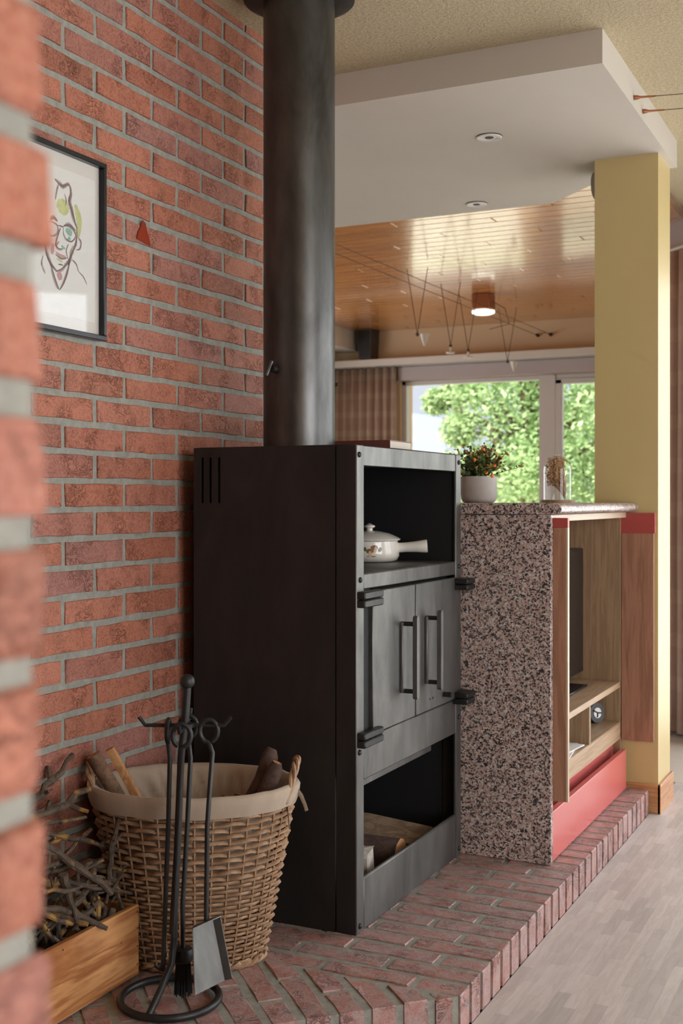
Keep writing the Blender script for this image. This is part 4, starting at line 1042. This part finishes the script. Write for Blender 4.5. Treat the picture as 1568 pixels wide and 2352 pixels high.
# ================================================================== FIRE IRONS
fs = thing('fire_iron_stand', 'black wrought iron stand with a ring foot and ball finial', 'tool stand', (-.194, -.509, ZP))
RC = Vector((-.194, -.509, ZP+.0085))
part('ring_foot', MB().tube([RC+Vector((cos(2*pi*i/48)*.103, sin(2*pi*i/48)*.103, 0)) for i in range(48)], .0082, n=10, closed=True), M_IRON, fs)
part('post', MB().tube([(-.181, -.609, .094), (-.178, -.568, .135), (-.180, -.525, .173), (-.180, -.515, .22), (-.179, -.513, .283), (-.173, -.499, .6), (-.165, -.495, .682), (-.161, -.493, .75)], [.0075, .0075, .0075, .0075, .0075, .0075, .0082, .0085], n=12), M_IRON, fs)
part('finial', MB().sphere((-.161, -.493, .760), .0158, 20, 12), M_IRON, fs)
part('collar', MB().lathe([(.009, -.006), (.02, -.004), (.02, .004), (.009, .006)], (-.166, -.495, .668), 20), M_IRON, fs)
hub = Vector((-.166, -.495, .668))
for d, up in ((-R3, .018), (R3, .017), (-F3, .018), (F3, .018)):
    part('hook_arm', MB().tube([hub, hub+d*.05, hub+d*.083, hub+d*.097+Vector((0, 0, up))], .0042, n=8), M_IRON, fs)
def loop(c, u, r, n=16, open_=.4):    # eye of a hanging tool: ends at the bottom
    return [c+u*(r*sin(g))*1.0+Vector((0, 0, r*cos(g)*1.25)) for g in [(-pi+open_)+(2*pi-open_)*i/n for i in range(n+1)]]
def tool(name, label, eye, u, rest, r=.0052):
    t_ = thing(name, label, 'fire iron', tuple(rest[-1]), 'fire irons on the stand')
    lp = loop(Vector(eye), u, .019); part('rod', MB().tube(lp+[Vector(p) for p in rest], r, n=10), M_IRON, t_); return t_
hz = .655
# shovel
sv = tool('fire_shovel', 'black fire shovel hanging on the stand, scoop facing out', hub+R3*.05+Vector((0, 0, -.012))-F3*.0, -R3, [(-.110, -.476, .612), (-.114, -.49, .462), (-.112, -.497, .262)])
a0 = Vector((-.118, -.502, .262)); ax = Vector((.030, -.020, -.122)); wv_ = Vector((.017, .041, .006)); nn = ax.cross(wv_).normalized()
if nn.dot(-F3) < 0: nn = -nn
V = []
for (u_, t_) in ((-1, 0), (-.72, .0), (.72, .0), (1, 0), (-1.12, 1), (-.9, 1), (.9, 1), (1.12, 1)):
    up_ = .016 if abs(u_) > .95 else 0
    V.append(a0+ax*t_+wv_*u_*(.8+.15*t_)+nn*up_)
m = MB().add(V, [(0, 1, 5, 4), (1, 2, 6, 5), (2, 3, 7, 6)]); bk_ = [V[1]+nn*.0, V[2], V[3]+nn*.004, V[0]+nn*.004]; m.add(bk_, [(0, 1, 2, 3)])
o = part('scoop', m, M_STEEL, sv, smooth=False); md = o.modifiers.new('thickness', 'SOLIDIFY'); md.thickness = .0018
# brush
br = tool('hearth_brush', 'black hearth brush hanging behind the stand post', hub+F3*.05+Vector((0, 0, -.012)), R3, [(-.176, -.458, .591), (-.178, -.468, .445), (-.180, -.482, .286), (-.177, -.486, .19)])
part('head', MB().lathe([(.006, .0), (.020, -.002), (.0225, -.010), (.0225, -.024), (.019, -.029), (.001, -.029)], (-.177, -.486, .196), 24), M_IRON, br)
bm_ = MB(); rnd = random.Random(5)
for i in range(150):
    a = rnd.uniform(0, 6.28); q = .016*sqrt(rnd.random()); p = Vector((-.177+cos(a)*q, -.486+sin(a)*q, .169)); bm_.tube([p, p+Vector((cos(a)*.004, sin(a)*.004, -.066-rnd.uniform(0, .008)))], .0008, n=3)
o = part('bristles', bm_, M_SOOT, br, smooth=False); o['kind'] = 'stuff'
# poker and tongs
pk = tool('fire_poker', 'black fire poker hanging at the left of the stand', hub-R3*.035+Vector((0, 0, -.012)), F3, [(-.192, -.512, .6), (-.195, -.514, .454), (-.205, -.519, .154)])
part('hook_tip', MB().tube([(-.2045, -.519, .17), (-.21, -.525, .158), (-.22, -.53, .165)], [.005, .004, .002], n=8), M_IRON, pk)
tg = tool('fire_tongs', 'black fire tongs hanging at the front of the stand', hub-F3*.05+Vector((0, 0, -.012)), R3, [(-.150, -.532, .6), (-.156, -.534, .465), (-.168, -.536, .235)])
part('arm', MB().tube([(-.152, -.528, .58), (-.164, -.526, .465), (-.176, -.532, .24)], .0045, n=8), M_IRON, tg)

# ================================================================== GARDEN
struct('ground', MB().box(-30, 30, YB+.3, 60, -.4, -.25), M_LAWN, label='lawn beyond the garden window')
struct('bounce_slab', MB().box(-14, 8, YB+.26, 17, -.249, -.2), M_BOUNCE, label='added pale stone slab outside, brightening the ceiling reflection')  # pale slab added to whiten the reflection in the pine ceiling
def leaves(n, blobs, size, rnd):
    m = MB()
    for i in range(n):
        c, r = rnd.choice(blobs); d = Vector((rnd.gauss(0, 1), rnd.gauss(0, 1), rnd.gauss(0, 1))).normalized()*r*(rnd.random()**.4)
        q = Vector(c)+d; g = Vector((rnd.uniform(-1, 1), rnd.uniform(-1, 1), rnd.uniform(-1, .4))).normalized(); s_ = g.cross(Vector((rnd.uniform(-1, 1), rnd.uniform(-1, 1), 1))).normalized()
        L = size*rnd.uniform(.6, 1.4); m.add([q, q+g*L*.5+s_*L*.28, q+g*L, q+g*L*.5-s_*L*.28], [(0, 1, 2, 3)])
    return m
def tree(name, label, base, h, blobs, n, size, mat, seed):
    rnd = random.Random(seed); t_ = thing(name, label, 'tree', base); b = Vector(base)
    m = MB(); m.tube([b, b+Vector((.1, 0, h*.35)), b+Vector((.0, .1, h*.7)), b+Vector((.15, 0, h))], [.17, .13, .1, .05], n=10)
    for c, r in blobs: m.tube([b+Vector((.05, .05, h*rnd.uniform(.3, .6))), (b+Vector((0, 0, h*.6))).lerp(Vector(c), .5), Vector(c)], [.07, .045, .015], n=7)
    part('trunk', m, M_BARK, t_); o = part('foliage', leaves(n, blobs, size, rnd), mat, t_, smooth=False); o['kind'] = 'stuff'; return t_
tree('garden_tree', 'leafy green tree with a dark trunk outside the garden window', (-3.35, 12.5, -.25), 3.6, [((-3.7, 12.2, 2.5), .75), ((-2.7, 12.5, 2.2), .8), ((-4.35, 12.8, 2.75), .3), ((-2.1, 13, 3), 1.1), ((-3.4, 12.2, 3.4), 1.0), ((-3.1, 12.0, 1.5), .6), ((-1.2, 12.8, 2.0), 1.1), ((-4.6, 12.4, 2.5), .16), ((-3.9, 12.3, 1.5), .35), ((-4.3, 12.4, 2.1), .22), ((-2.3, 12.6, 1.3), .6)], 26000, .085, M_LEAF, 1)
tree('garden_tree', 'paler tree farther back in the garden', (-5.2, 18, -.25), 3.2, [((-6.4, 18, 1.3), .8), ((-5.4, 18.2, 1.1), 1.0), ((-4.6, 18.4, 2.4), 1.3), ((-3, 18, 2), 1.6)], 9000, .12, M_LEAF, 2)
hd_ = thing('garden_hedge', 'dense hedge along the far side of the lawn', 'hedge', (-7, 25, -.25))
rnd = random.Random(4); hb_ = [((x_, 25+rnd.uniform(-.3, .3), rnd.uniform(.2, .75)), .62) for x_ in [-18+.7*i for i in range(30)]]
o = part('foliage', leaves(9000, hb_, .15, rnd), M_LEAF2, hd_, smooth=False); o['kind'] = 'stuff'
part('woody_core', MB().box(-18.2, 3, 24.9, 25.1, -.25, .7), M_LEAF2, hd_, smooth=False)
